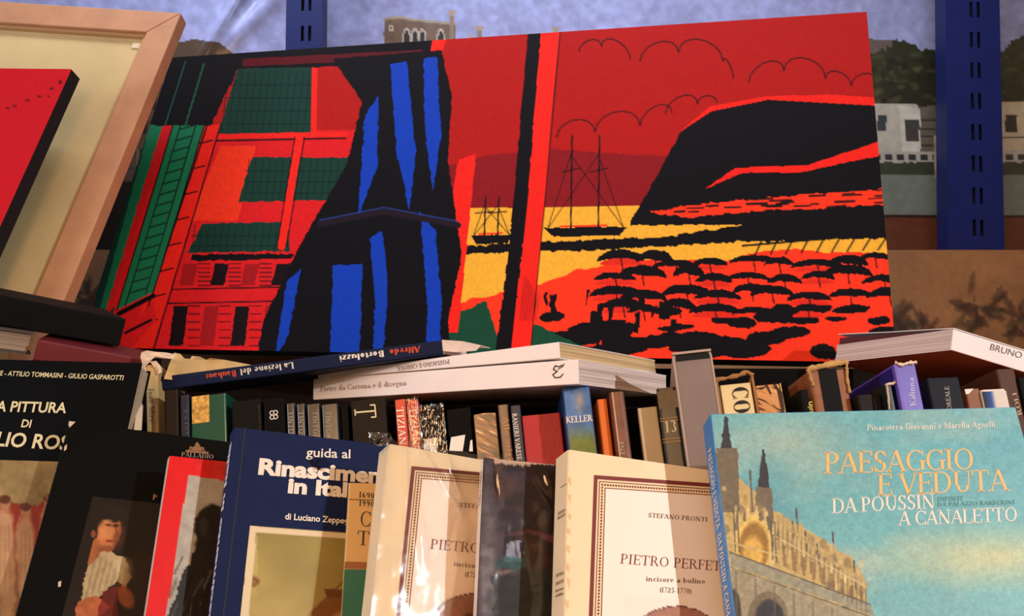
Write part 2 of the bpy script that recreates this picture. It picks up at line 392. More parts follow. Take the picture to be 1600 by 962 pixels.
# ------------------------------------------------------------------ printed pictures: colour per vertex of a fine grid
def vnoise(x, y, seed=0):
    xi = np.floor(x).astype(np.int64); yi = np.floor(y).astype(np.int64); fx = x-xi; fy = y-yi
    fx = fx*fx*(3-2*fx); fy = fy*fy*(3-2*fy)
    def h(a, b):
        n = (a*374761393 + b*668265263 + seed*974711) & 0xffffffff
        n = ((n ^ (n >> 13))*1274126177) & 0xffffffff
        return ((n ^ (n >> 16)) & 0xffff)/65535.0
    return (h(xi, yi)*(1-fx)+h(xi+1, yi)*fx)*(1-fy)+(h(xi, yi+1)*(1-fx)+h(xi+1, yi+1)*fx)*fy
def fbm(x, y, seed=0, o=4):
    s = 0; a = .5; t = 0
    for i in range(o): s = s+a*vnoise(x*2**i, y*2**i, seed+i); t += a; a *= .5
    return s/t
class Paint:
    """colours are laid down in the photograph's pixel measure, then stay on the object as print"""
    def __init__(s, F, x0, x1, z0, z1, nx, ny, base, rect=None):
        s.F = F; s.nx, s.ny = nx, ny
        X, Z = np.meshgrid(np.linspace(x0, x1, nx+1), np.linspace(z1, z0, ny+1)); s.X, s.Z = X, Z
        L = np.stack([X, np.zeros_like(X), Z], -1); s.px, s.py = proj(F.world(L))
        s.c = np.zeros(X.shape+(3,))+np.array(base, float)
    def mix(s, mask, col, a=1.0):
        m = (np.asarray(mask, float)*a)[..., None]; s.c = s.c*(1-m)+np.array(col, float)*m; return s
    def near(s, x0, x1, y0, y1):
        return np.nonzero((s.px > x0) & (s.px < x1) & (s.py > y0) & (s.py < y1))
    def put(s, k, m, col, a):
        m = (np.asarray(m, float)*a)[..., None]; s.c[k] = s.c[k]*(1-m)+np.array(col, float)*m; return s
    def poly(s, pts, col, a=1.0, jit=0.0, js=8.0):
        xs = [p[0] for p in pts]; ys = [p[1] for p in pts]; e = jit+1
        k = s.near(min(xs)-e, max(xs)+e, min(ys)-e, max(ys)+e); x, y = s.px[k], s.py[k]
        if jit: x = x+(fbm(x/js, y/js, 3, 2)-.5)*jit*2; y = y+(fbm(x/js, y/js, 9, 2)-.5)*jit*2
        inside = np.zeros(x.shape, bool); n = len(pts)
        for i in range(n):
            ax, ay = pts[i]; bx, by = pts[(i+1) % n]
            if ay == by: continue
            c = ((ay > y) != (by > y)) & (x < (bx-ax)*(y-ay)/(by-ay)+ax); inside ^= c
        return s.put(k, inside, col, a)
    def ell(s, cx, cy, rx, ry, col, a=1.0, rot=0.0, soft=0.0, jit=0.0, js=8.0):
        e = max(rx, ry)*(1+soft)+jit+1; k = s.near(cx-e, cx+e, cy-e, cy+e); px, py = s.px[k], s.py[k]; x, y = px-cx, py-cy
        if jit: x = x+(fbm(px/js, py/js, 5, 3)-.5)*jit*2; y = y+(fbm(px/js, py/js, 15, 3)-.5)*jit*2
        c, q = math.cos(rot), math.sin(rot); u = (x*c+y*q)/rx; v = (-x*q+y*c)/ry; r = np.sqrt(u*u+v*v)
        m = (r < 1) if soft == 0 else np.clip((1-r)/soft+.5, 0, 1)
        return s.put(k, m, col, a)
    def line(s, pts, w, col, a=1.0, soft=1.0):
        xs = [p[0] for p in pts]; ys = [p[1] for p in pts]; e = w+2
        k = s.near(min(xs)-e, max(xs)+e, min(ys)-e, max(ys)+e); px, py = s.px[k], s.py[k]; D = np.full(px.shape, 1e9)
        for (ax, ay), (bx, by) in zip(pts, pts[1:]):
            dx, dy = bx-ax, by-ay; l = dx*dx+dy*dy or 1
            t = np.clip(((px-ax)*dx+(py-ay)*dy)/l, 0, 1)
            D = np.minimum(D, np.hypot(px-ax-dx*t, py-ay-dy*t))
        return s.put(k, np.clip((w/2-D)/soft+.5, 0, 1), col, a)
    def noise(s, amp, scale, seed=1, o=4, col=None, mask=None):
        n = (fbm(s.px/scale, s.py/scale, seed, o)-.5)*2
        if mask is not None: n = n*mask
        if col is None: s.c = s.c*(1+amp*n[..., None])
        else: s.mix(np.clip(n*1.6, 0, 1)*amp, col)
        return s
    def build(s, name, parent, m, y=-0.0003):
        nx, ny = s.nx, s.ny; V = np.stack([s.X, np.full_like(s.X, y), s.Z], -1).reshape(-1, 3)
        if parent is not None: V = V-s.F.off
        me = bpy.data.meshes.new(name); me.vertices.add(len(V)); me.vertices.foreach_set('co', V.ravel())
        i = np.arange(ny)[:, None]*(nx+1)+np.arange(nx)[None, :]; i = i.ravel()
        q = np.stack([i, i+nx+1, i+nx+2, i+1], -1)
        me.loops.add(q.size); me.loops.foreach_set('vertex_index', q.ravel().astype(np.int32))
        me.polygons.add(len(q)); me.polygons.foreach_set('loop_start', np.arange(0, q.size, 4, dtype=np.int32))
        me.update(calc_edges=True)
        ca = me.color_attributes.new('Col', 'FLOAT_COLOR', 'POINT')
        rgb = srgb(np.clip(s.c, 0, 255)).reshape(-1, 3); ca.data.foreach_set('color', np.concatenate([rgb, np.ones((len(rgb), 1))], 1).ravel())
        me.materials.append(m); o = bpy.data.objects.new(name, me); sc.collection.objects.link(o)
        if parent is not None: o.parent = parent
        else: o.matrix_world = s.F.matrix()
        return o
def picture(F, quad, res, base):
    """a Paint over the local rectangle that covers a pixel quad (left, top, right, bottom lines given as corner pixels)"""
    P = np.array([F.on(*q) for q in quad]); x0, x1 = P[:, 0].min(), P[:, 0].max(); z0, z1 = P[:, 1].min(), P[:, 1].max()
    return Paint(F, x0, x1, z0, z1, int((x1-x0)/res), int((z1-z0)/res), base)
# ------------------------------------------------------------------ the setting and the rack behind
I3 = np.eye(3)
BOARD_Z = 1.24; LEDGE_Z = 1.528
wall_m = mat('wall_plaster', (120, 110, 104), .9, .2, .3, 200, .12, 6)
tag(box('wall_back', (-1.9, 1.9, 1.86, 1.92, 0.0, 3.0), wall_m), kind='structure')
tag(box('floor', (-1.9, 1.9, -1.6, 1.92, -0.04, 0.0), mat('floor_boards', (92, 66, 46), .6, .4, .2, 60, .25, 8)), kind='structure')
wood_dark = mat('dark_shelf_wood', (26, 17, 12), .7, .1, .3, 90, .3, 14)
Fs = Frame((0, 1.15, BOARD_Z), I3)
sh = thing('display_shelf', Fs, 'dark wooden shelf unit under all the books, visible in the gap below the long canvas', 'shelf')
box('lower_board', (-1.5, 1.5, -.62, .62, -.024, 0), wood_dark, sh, Fs)
box('front_lip', (-1.5, 1.5, -.635, -.62, -.03, .03), wood_dark, sh, Fs, .002)
box('rear_ledge', (-1.5, 1.5, -.06, .62, LEDGE_Z-BOARD_Z-.02, LEDGE_Z-BOARD_Z), wood_dark, sh, Fs, .002)
box('gap_shade_panel', (-1.46, 1.46, .28, .298, LEDGE_Z-BOARD_Z+.0002, 1.600-BOARD_Z), wood_dark, sh, Fs, .001)  # added dark panel standing in for the shade below the canvas
box('riser_panel', (-1.5, 1.5, .02, .038, 0, LEDGE_Z-BOARD_Z-.02), wood_dark, sh, Fs)
SHELF = sh
for sx in (-1.5, 1.476): box('side_panel', (sx, sx+.024, -.62, .62, -1.24, -.024), wood_dark, sh, Fs)

# slotted steel uprights
blue_m = mat('blue_enamel', (10, 28, 92), .45, .3, .15, 120, .15, 20)
def post(px, wpx, rollg, label, first, pitch=.0655):
    c = at(px, 200, 1.67); Wd = at(px+wpx/2, 200, 1.67)[0]-at(px-wpx/2, 200, 1.67)[0]
    H = 1.15; R = np.array(Matrix.Rotation(math.radians(rollg), 3, 'Y')); base = np.array([c[0]-math.tan(math.radians(rollg))*(c[2]-LEDGE_Z), 1.67, LEDGE_Z+.006])
    F = Frame(base, R); root = thing('rack_upright', F, label, 'shelf post', 'slotted blue rack uprights')
    V = []; Fc = []
    def add(b):
        k = len(V); V.extend(boxv(*b)); Fc.extend([tuple(k+i for i in f) for f in BOXF])
    sw, sg, sh_ = .0062, .0085, .033; x0 = .004
    xs = [-Wd/2, x0-sg/2-sw, x0-sg/2, x0+sg/2, x0+sg/2+sw, Wd/2]
    for a, b in ((0, 1), (2, 3), (4, 5)): add((xs[a], xs[b], 0, .002, 0, H))
    z = first
    zs = [0.0]
    while z < H-.04: zs += [z, z+sh_]; z += pitch
    zs.append(H)
    for i in range(0, len(zs)-1, 2):
        for a, b in ((1, 2), (3, 4)): add((xs[a], xs[b], 0, .002, zs[i], zs[i+1]))
    link('slotted_face', V, Fc, blue_m, root, F)
    for sx in (-1, 1): box('flange', (sx*Wd/2-.002 if sx > 0 else -Wd/2, sx*Wd/2 if sx > 0 else -Wd/2+.002, .0021, .045, 0, H), blue_m, root, F)
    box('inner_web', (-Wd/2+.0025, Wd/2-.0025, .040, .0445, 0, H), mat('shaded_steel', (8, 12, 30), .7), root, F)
    return root
post(473, 58, -1.2, 'blue slotted steel rack post rising behind the left half of the long canvas', .03)
post(1523, 86, 3.4, 'blue slotted steel rack post right of the long canvas', .018)

# printed lagoon panorama on a plastic banner
Fb = Frame((-1.55, 1.80, 2.66), I3)
P = Paint(Fb, 0, 3.1, -1.08, 0, 960, 330, (142, 150, 196))
P.mix(np.clip((P.py+40)/420, 0, 1)*.55, (170, 160, 196)); P.mix(np.clip((P.px-1250)/300, 0, 1)*.5, (130, 132, 156))
P.noise(.07, 160, 3)
# palace with gothic windows and roof chimneys
P.poly([(601, 34), (625, 29), (712, 38), (713, 120), (601, 120)], (104, 84, 70), jit=1.2)
P.line([(601, 34), (625, 30), (712, 38)], 4, (150, 138, 124)); P.noise(.12, 14, 8)
for cx in (636, 649, 660, 689):
    P.ell(cx, 62, 6.5, 17, (168, 158, 150)); P.ell(cx, 63, 4.2, 14, (38, 34, 38))
P.poly([(608, 43), (616, 43), (616, 51), (608, 51)], (190, 176, 160)); P.poly([(610, 45), (614, 45), (614, 50), (610, 50)], (40, 36, 36))
for cx, y0, wd in ((706, 17, 6), (749, 40, 7), (868, 41, 6), (736, 53, 3)):
    P.poly([(cx-wd*.5, y0+4), (cx+wd*.5, y0+4), (cx+wd*.8, 100), (cx-wd*.8, 100)], (132, 112, 96)); P.poly([(cx-wd, y0), (cx+wd, y0), (cx+wd*.6, y0+8), (cx-wd*.6, y0+8)], (160, 140, 120))
P.poly([(713, 66), (1400, 58), (1400, 420), (713, 420)], (96, 84, 80), jit=4, js=30)
# weathered house front at the left
P.poly([(60, 120), (215, 90), (240, 72), (262, 66), (300, 62), (345, 72), (372, 88), (480, 100), (480, 420), (40, 420)], (74, 58, 46), jit=4, js=22)
for i in range(9): P.line([(200, 96+i*24), (330, 92+i*24)], 2, (44, 34, 30), .7)
for cx, cy in ((240, 158), (226, 196), (222, 246), (262, 120), (300, 118)): P.ell(cx, cy, 6, 14, (20, 16, 18)); P.ell(cx-6, cy, 3, 14, (120, 100, 84), .7)
P.poly([(120, 470), (160, 300), (188, 284), (250, 284), (250, 470)], (8, 7, 8), jit=2)
# trees, villas, quay and water at the right
P.ell(1372, 128, 44, 52, (52, 54, 36), jit=16, js=15); P.ell(1420, 122, 52, 56, (48, 50, 34), jit=18, js=14); P.ell(1468, 130, 40, 48, (44, 46, 32), jit=16, js=15)
P.ell(1620, 118, 70, 62, (50, 52, 36), jit=20, js=16); P.ell(1770, 110, 110, 66, (52, 54, 38), jit=20, js=16)
P.poly([(1340, 130), (1900, 130), (1900, 190), (1340, 190)], (46, 46, 32), jit=8)
for i in range(160):
    x = rng.uniform(1345, 1700); y = rng.uniform(82, 172)
    if 1: P.ell(x, y, rng.uniform(3, 8), rng.uniform(2, 6), (84, 82, 54) if i % 3 else (26, 28, 20), .5, soft=.5)
P.poly([(1360, 160), (1434, 160), (1440, 170), (1440, 245), (1360, 245)], (176, 170, 156)); P.poly([(1405, 162), (1440, 170), (1440, 245), (1412, 245)], (196, 190, 176))
P.poly([(1372, 178), (1386, 178), (1386, 204), (1372, 204)], (50, 60, 60)); P.poly([(1416, 186), (1438, 186), (1438, 220), (1416, 220)], (70, 66, 62))
P.poly([(1440, 165), (1500, 160), (1500, 245), (1440, 245)], (104, 96, 84)); 
for y in (186, 200, 212, 226): P.line([(1442, y), (1500, y)], 3, (50, 46, 42), .8)
P.poly([(1558, 158), (1650, 158), (1650, 240), (1558, 240)], (186, 170, 140)); P.poly([(1572, 178), (1590, 178), (1590, 206), (1572, 206)], (52, 50, 48)); P.line([(1560, 214), (1650, 214)], 3, (80, 70, 60))
P.poly([(1650, 150), (1900, 150), (1900, 240), (1650, 240)], (150, 140, 124))
P.poly([(1340, 236), (1900, 232), (1900, 253), (1340, 253)], (168, 162, 150))
for x in range(1364, 1720, 19): P.poly([(x, 241), (x+12, 241), (x+12, 250), (x, 250)], (54, 54, 52))
P.poly([(1340, 253), (1900, 251), (1900, 274), (1340, 274)], (58, 62, 48), jit=3)
P.poly([(1340, 272), (1900, 272), (1900, 335), (1340, 335)], (112, 118, 106)); P.line([(1463, 212), (1464, 276)], 4, (176, 160, 140))
P.poly([(1340, 334), (1900, 334), (1900, 520), (1340, 520)], (98, 52, 34)); P.mix((P.py > 334) & (P.py < 340) & (P.px > 1340), (50, 30, 24))
P.noise(.09, 9, 21)
yy = .0035*np.sin(P.X*9+P.Z*4)+.004*fbm(P.X*5, P.Z*3, 4)-.020*np.exp(-((P.X-.93-(P.Z+.25)*.55)/.020)**2)*np.clip((P.Z+.42)/.12, 0, 1)-.012*np.exp(-((P.X-.99-(P.Z+.25)*.9)/.03)**2)*np.clip((P.Z+.42)/.12, 0, 1)-.016*np.exp(-((P.X-1.27)/.05)**2)*np.clip((P.Z+.5)/.3, 0, 1)-.008*np.exp(-((P.X-1.9-P.Z*.2)/.09)**2)*np.clip((P.Z+.5)/.3, 0, 1)
b = P.build('panorama_banner', None, mat('banner_print', None, .30, .5, .10, 60, 0, 30, .35), y=0.0)
co = np.stack([P.X, yy, P.Z], -1).reshape(-1, 3); b.data.vertices.foreach_set('co', co.ravel()); b.data.update()
b.data.polygons.foreach_set('use_smooth', [True]*len(b.data.polygons))
tag(b, 'creased plastic banner printed with lagoon sky, palace, trees and villas, hanging behind everything', 'poster')

# brown botanical board in front of the posts
z390 = at(800, 390, 1.60)[2]
Fp = Frame((-1.02, 1.60, z390), I3, (1.15, 0, LEDGE_Z-z390))
bb = thing('botanical_board', Fp, 'low wide brown board printed with dark foliage, behind the long canvas', 'picture')
box('board', (0, 2.3, 0, .012, LEDGE_Z-z390+.0005, 0), mat('old_board', (112, 78, 52), .8), bb, Fp)
P = Paint(Fp, 0, 2.3, LEDGE_Z-z390+.001, -.001, 560, 66, (150, 104, 66)); P.noise(.16, 70, 5); P.noise(.08, 6, 6)
P.mix((P.px < 400), (122, 84, 66), .6)
r2 = random.Random(4)
for cx, cy, n, s in ((1530, 480, 26, 52), (1395, 500, 22, 40), (1590, 500, 20, 44), (140, 470, 26, 40), (175, 500, 18, 36), (1445, 520, 20, 34)):
    for i in range(n):
        a = r2.uniform(0, 6.28); l = r2.uniform(.3, 1)*s; x = cx+math.cos(a)*l*.8; y = cy+math.sin(a)*l*.8
        P.ell(x, y, r2.uniform(9, 18), r2.uniform(3, 6), ((70, 44, 30), (62, 52, 34), (52, 34, 26))[i % 3] if cx > 400 else (36, 30, 26), .55, rot=a+r2.uniform(-.5, .5), soft=.4, jit=3, js=6)
        P.line([(cx, cy+s*.6), (x, y)], 1.6, (74, 46, 32), .4)
P.build('foliage_print', bb, mat('board_print', None, .7, .3))

# ------------------------------------------------------------------ the long red canvas
CY_ = 1.5
pTL = at(268, 90, CY_); Rc = Rot(-12.108, 16.391, 2.239); WC, HC = 1.0325*CY_/1.3, .49295*CY_/1.3
Fc_ = Frame(pTL, Rc, (WC/2, 0, -HC))
for u_ in (.08, .93):
    q_ = pTL+Rc[:, 0]*WC*u_-Rc[:, 2]*HC+Rc[:, 1]*.011; q_ = q_-np.array([0, 1.15, BOARD_Z]); zc = q_[2]-.004
    box('support_block', (q_[0]-.03, q_[0]+.03, max(q_[1]-.012, -.058), max(q_[1]-.012, -.058)+.035, LEDGE_Z-BOARD_Z+.0002, zc-.002), wood_dark, SHELF, Fs)
cv = thing('long_canvas', Fc_, 'long red canvas picturing a sunset harbour past green shutters and a dark blue curtain', 'picture')
box('canvas_block', (0, WC, .0002, .022, -HC, 0), mat('canvas_edge', (26, 24, 28), .8, .3, .3, 900), cv, Fc_, .0015)
RED = (226, 34, 24); SKY = (166, 22, 18); ORG = (232, 52, 26); INK = (12, 9, 14); GRN = (26, 112, 74); DGR = (20, 54, 44); YEL = (226, 164, 50); MAR = (128, 20, 26); BLU = (16, 60, 176); CRIM = (206, 26, 30)
P = Paint(Fc_, 0, WC, -HC, 0, 800, 384, SKY)
# town beyond the shutter
P.poly([(150, 490), (330, 200), (640, 205), (640, 620), (100, 620)], CRIM)
P.poly([(296, 345), (345, 228), (400, 228), (372, 345)], ORG)
P.poly([(340, 210), (372, 108), (492, 104), (490, 206)], DGR, jit=1.5); P.poly([(372, 316), (394, 246), (560, 246), (548, 312)], DGR, jit=1.5); P.poly([(292, 396), (316, 350), (450, 346), (452, 392)], DGR, jit=2)
for (x0, y0, x1, y1, sl, n, r) in ((352, 112, 490, 206, -.33, 13, 4), (384, 250, 556, 312, -.3, 16, 3), (300, 352, 450, 394, -.4, 14, 2)):
    for i in range(n):
        x = x0+(x1-x0)*(i+.5)/n; P.line([(x, y0), (x+sl*(y1-y0)*.35, y1)], 1.3, (12, 30, 28), .8)
    for j in range(r): y = y0+(y1-y0)*(j+1)/(r+.6); P.line([(x0, y), (x1, y)], 1.5, (12, 28, 26), .8)
P.line([(492, 100), (490, 214)], 9, RED); P.line([(338, 214), (540, 210)], 7, RED); P.line([(338, 220), (540, 216)], 2.5, INK)
P.line([(468, 214), (440, 385)], 12, RED); P.line([(476, 214), (448, 385)], 1.6, INK); P.line([(461, 214), (433, 385)], 1.6, INK)
P.poly([(300, 398), (460, 396), (455, 404), (298, 408)], INK, jit=2)
for j, (y0, y1) in enumerate(((412, 446), (478, 540))):
    for i in range(4):
        x = 284+i*48-j*16; P.poly([(x+4, y0), (x+26, y0), (x+18, y1), (x-4, y1)], INK if (i+j) % 2 else (150, 20, 24), .95, jit=1)
        for k in range(6): yy = y0+(y1-y0)*k/5; P.line([(x+26, yy), (x+44, yy)], 1.6, INK, .85)
P.line([(270, 452), (470, 448)], 2, INK); P.line([(262, 474), (455, 470)], 2, INK)
# wall strip beside the shutter
P.poly([(318, 195), (345, 195), (232, 560), (196, 560)], RED); P.line([(345, 195), (236, 560)], 2, INK); P.line([(324, 195), (215, 530)], 2.5, INK)
for k in range(8): y = 225+k*40; P.line([(318-(y-195)*.31, y), (342-(y-195)*.31, y-6)], 2, INK)
P.poly([(160, 560), (240, 470), (244, 500), (190, 560)], CRIM); P.line([(186, 490), (240, 462)], 7, INK); P.line([(196, 520), (236, 500)], 4, INK)
# open louvred shutter: one leaf of plain slats
P.poly([(124, 545), (262, 92), (300, 92), (160, 545)], DGR); P.poly([(135, 560), (236, 190), (256, 190), (164, 500), (150, 560)], GRN)
P.poly([(160, 500), (256, 190), (278, 188), (188, 470)], CRIM, jit=1.5)
P.poly([(183, 484), (272, 190), (322, 188), (240, 456)], GRN)
P.line([(183, 484), (272, 190)], 2, INK); P.line([(240, 456), (322, 188)], 2, INK); P.line([(228, 458), (308, 190)], 1.6, INK); P.line([(196, 478), (284, 190)], 1.6, INK)
for k in range(16): y = 198+k*17; x = 290-(y-190)*.305; P.line([(x-8, y+5), (x+19, y-3)], 2.2, (12, 44, 34))
# eaves shadow across the top left
P.poly([(262, 60), (690, 40), (668, 100), (372, 108), (330, 196), (234, 196)], INK, jit=2); P.poly([(380, 92), (660, 78), (655, 92), (378, 104)], (84, 16, 24))
for k in range(9): y = 100+k*11; x = 322-(y-90)*.3; P.line([(x, y), (x-3, y+8)], 3, (30, 84, 62))
P.line([(290, 96), (258, 196)], 1.6, (34, 100, 74))
# bay, far coast and boats
P.poly([(690, 260), (760, 244), (860, 232), (960, 240), (1050, 244), (1010, 322), (690, 328)], MAR, jit=2)
P.poly([(690, 326), (1420, 316), (1420, 470), (690, 500)], YEL)
P.poly([(690, 386), (1420, 352), (1420, 368), (1180, 372), (960, 390), (690, 398)], INK, jit=3)
def boat(x, y, l, mast):
    P.poly([(x-l, y-6), (x+l, y-8), (x+l*.8, y+6), (x-l*.75, y+8)], INK, jit=1); P.line([(x-l*.6, y-8), (x+l*.5, y-10)], 3, ORG)
    for mx in (-.35, .3): P.line([(x+l*mx, y-6), (x+l*mx+2, y-mast)], 2.4, INK); P.line([(x+l*mx, y-mast*.8), (x-l*.9, y-4)], 1.2, INK, .8); P.line([(x+l*mx, y-mast*.8), (x+l*.9, y-6)], 1.2, INK, .8); P.line([(x+l*mx-14, y-mast*.62), (x+l*mx+14, y-mast*.66)], 1.5, INK)
boat(768, 374, 32, 66); boat(915, 362, 66, 150)
# dark headland
P.poly([(985, 345), (1030, 268), (1062, 208), (1110, 168), (1200, 152), (1300, 156), (1420, 168), (1420, 350), (985, 352)], INK, jit=1.5)
P.poly([(1062, 206), (1110, 166), (1200, 150), (1300, 148), (1420, 156), (1420, 168), (1200, 156), (1112, 174)], RED)
P.poly([(1100, 296), (1150, 262), (1262, 258), (1372, 222), (1420, 212), (1420, 236), (1330, 252), (1250, 270), (1160, 270)], RED, jit=1)
P.poly([(1010, 332), (1090, 318), (1420, 292), (1420, 318), (1180, 330), (1080, 340)], ORG, jit=3)
r3 = random.Random(11)
for i in range(46): x = r3.uniform(1040, 1400); y = 300+r3.uniform(-4, 28)-(x-1200)*.03; P.line([(x, y), (x+r3.uniform(10, 34), y-1)], r3.uniform(2, 4), INK, .9)
P.poly([(900, 392), (1180, 348), (1420, 330), (1420, 372), (1150, 378)], INK, jit=3)
# waterfront of roofs and wharves in flat dabs
P.poly([(690, 478), (830, 446), (960, 404), (1120, 408), (1220, 388), (1420, 398), (1420, 600), (690, 600)], ORG, jit=5, js=20)
for i in range(44):
    x = r3.uniform(850, 1400); y = r3.uniform(480, 556); s = .5+(y-380)/180
    if x < 1000 and y < 430: continue
    P.ell(x, y, r3.uniform(12, 34)*s, r3.uniform(3, 9)*s, INK, rot=r3.uniform(-.15, .1), jit=2, js=9)
for i in range(34):
    x = 960+(i % 9)*52+r3.uniform(-14, 14); y = 412+(i//9)*26+r3.uniform(-7, 7); rx = r3.uniform(24, 42); ry = r3.uniform(12, 20)
    P.poly([(x+rx*math.cos(math.pi*k/10), y-ry*math.sin(math.pi*k/10)) for k in range(11)]+[(x-rx*.3, y-ry*.25)], INK, jit=1.5)
    if i % 3 == 0: P.poly([(x+rx*.9*math.cos(math.pi*k/8), y+6-ry*.6*math.sin(math.pi*k/8)) for k in range(9)], (206, 40, 26))
    P.line([(x, y-ry*.3), (x+3, y+12)], 2, INK)
for i in range(26): x = r3.uniform(840, 1100); y = r3.uniform(450, 540); P.poly([(x, y), (x+r3.uniform(3, 12), y), (x+r3.uniform(2, 10), y+r3.uniform(10, 34)), (x-1, y+r3.uniform(12, 34))], INK, jit=2)
for i in range(10): x = 1180+i*24; P.line([(x, 398+i*-1), (x+12, 372)], 2.5, INK)
P.line([(1160, 384), (1420, 362)], 3, INK)
P.poly([(690, 500), (760, 470), (800, 600), (690, 600)], (20, 66, 46), jit=2); P.poly([(818, 540), (835, 505), (950, 560), (818, 600)], (20, 66, 46), jit=2)
# clouds as a few brush lines
def cloud(pts):
    for (ax, ay), (bx, by) in zip(pts, pts[1:]):
        n = 7; mx, my = (ax+bx)/2, (ay+by)/2; L = math.hypot(bx-ax, by-ay); q = [(mx+(bx-ax)/2*math.cos(math.pi-t*math.pi/n), my+(by-ay)/2*math.cos(math.pi-t*math.pi/n)-L*.38*math.sin(t*math.pi/n)) for t in range(n+1)]
        P.line(q, 1.8, INK, .85)
cloud([(1000, 96), (1060, 82), (1130, 96), (1146, 122)]); cloud([(1170, 128), (1225, 110), (1290, 122), (1330, 134), (1372, 128)]); cloud([(905, 80), (940, 72), (985, 92)]); cloud([(1040, 178), (1090, 162), (1120, 160)]); cloud([(560, 150), (600, 134), (640, 150)]); cloud([(870, 214), (930, 206), (1000, 196), (1050, 176)])
# window posts
P.poly([(676, 60), (698, 60), (676, 130), (664, 130)], RED); P.poly([(716, 250), (744, 240), (716, 520), (676, 520)], RED)
P.poly([(826, 40), (848, 40), (824, 330), (800, 600), (768, 600), (796, 380)], INK, jit=1.5); P.poly([(846, 40), (876, 40), (850, 330), (824, 600), (792, 600), (822, 340)], RED, jit=1)
P.line([(876, 40), (850, 330), (824, 600)], 2, INK, .8)
for i in range(9): x = 815+i*3; P.line([(x+4, 430+i*4), (x-2, 500)], 1.2, (120, 16, 20), .7)
# gathered dark curtain with blue folds
CUR = [(520, 92), (690, 78), (706, 150), (700, 250), (722, 400), (700, 500), (712, 620), (390, 620), (412, 500), (470, 380), (540, 260), (566, 160)]
P.poly(CUR, INK, jit=1.5)
for pts in ([(610, 100), (636, 96), (650, 240), (640, 330), (620, 240)], [(662, 92), (682, 90), (690, 210), (676, 300), (664, 200)], [(520, 414), (566, 412), (560, 620), (514, 620)], [(578, 372), (598, 360), (606, 440), (596, 620), (580, 620), (586, 460)], [(656, 330), (680, 360), (690, 470), (684, 620), (664, 620), (668, 480)], [(448, 440), (470, 420), (452, 520), (430, 560)], [(570, 180), (592, 150), (590, 260), (560, 340)]):
    P.poly(pts, BLU, .95, jit=2)
P.line([(500, 350), (600, 330), (716, 352)], 9, (30, 20, 30)); P.line([(500, 344), (600, 324), (716, 346)], 2, (40, 70, 150), .8)
P.noise(.07, 3, 31)
P.build('sunset_print', cv, mat('canvas_print', None, .7, .08, .25, 1400))

# ------------------------------------------------------------------ left: framed panel and smaller red canvas
def upright_r(TR, BR, TL, Y, lean):
    p = at(TR[0], TR[1], Y)
    def f(v):
        R = Rot(v[0], lean, v[1]); return np.array([_slope(p, p-R[:, 2]*.2, TR, BR), _slope(p, p-R[:, 0]*.1, TR, TL)])
    v = newton(f, [-10, 8]); return p, Rot(v[0], lean, v[1]), v
p, R, v = upright_r((283, 20), (128, 400), (0, 2), 1.36, 18.0); print('frame yaw/roll', v)
rd_ = .024; WF = .86; HF = (p[2]-LEDGE_Z)/R[2, 2]-.004
while min((p-R[:, 0]*WF-R[:, 2]*HF)[2], (p-R[:, 2]*HF)[2])+R[2, 1]*rd_ < LEDGE_Z+.001: HF -= .005
Ff = Frame(p-R[:, 0]*WF, R, (WF/2, 0, -HF))
fr = thing('framed_panel', Ff, 'large pale panel in a light wooden frame leaning at the left edge', 'frame')
wl = mat('pale_wood', (200, 142, 102), .55, .4, .25, 120, .14, 22)
rw, rd = .046, .024
def rail(pts, m=wl):
    n = len(pts); V = [(a, 0, b) for a, b in pts]+[(a, rd, b) for a, b in pts]
    fix(link('frame_rail', V, [tuple(range(n)), tuple(range(2*n-1, n-1, -1))]+[(i, (i+1) % n, n+(i+1) % n, n+i) for i in range(n)], m, fr, Ff), .0018)
e = .0002
rail([(0, 0), (WF, 0), (WF-rw, -rw+e), (rw, -rw+e)]); rail([(0, -HF), (rw, -HF+rw-e), (WF-rw, -HF+rw-e), (WF, -HF)])
rail([(0, -e), (rw-e, -rw), (rw-e, -HF+rw), (0, -HF+e)]); rail([(WF, -e), (WF, -HF+e), (WF-rw+e, -HF+rw), (WF-rw+e, -rw)])
box('panel', (rw-.004, WF-rw+.004, .0125, .018, -HF+rw-.004, -rw+.004), mat('raw_linen', (214, 186, 134), .8, .2, .35, 900, .08, 14), fr, Ff)
# a narrow inner bead
V = []; Fq = []
def bead(b):
    k = len(V); V.extend(boxv(*b)); Fq.extend([tuple(k+i for i in f) for f in BOXF])
bead((rw, WF-rw, .006, .0124, -rw-.006, -rw-.0002)); bead((WF-rw-.006, WF-rw-.0002, .006, .0124, -HF+rw, -rw-.006)); bead((rw+.0002, rw+.006, .006, .0124, -HF+rw, -rw-.006))
link('inner_bead', V, Fq, mat('bead_wood', (196, 150, 104), .6), fr, Ff)
q = Ff.on(213, 71, .0105); box('paper_tab', (q[0]-.008, q[0]+.008, .0105, .0124, q[1]-.006, q[1]+.006), mat('tab_paper', (226, 206, 168), .7), fr, Ff, .002)

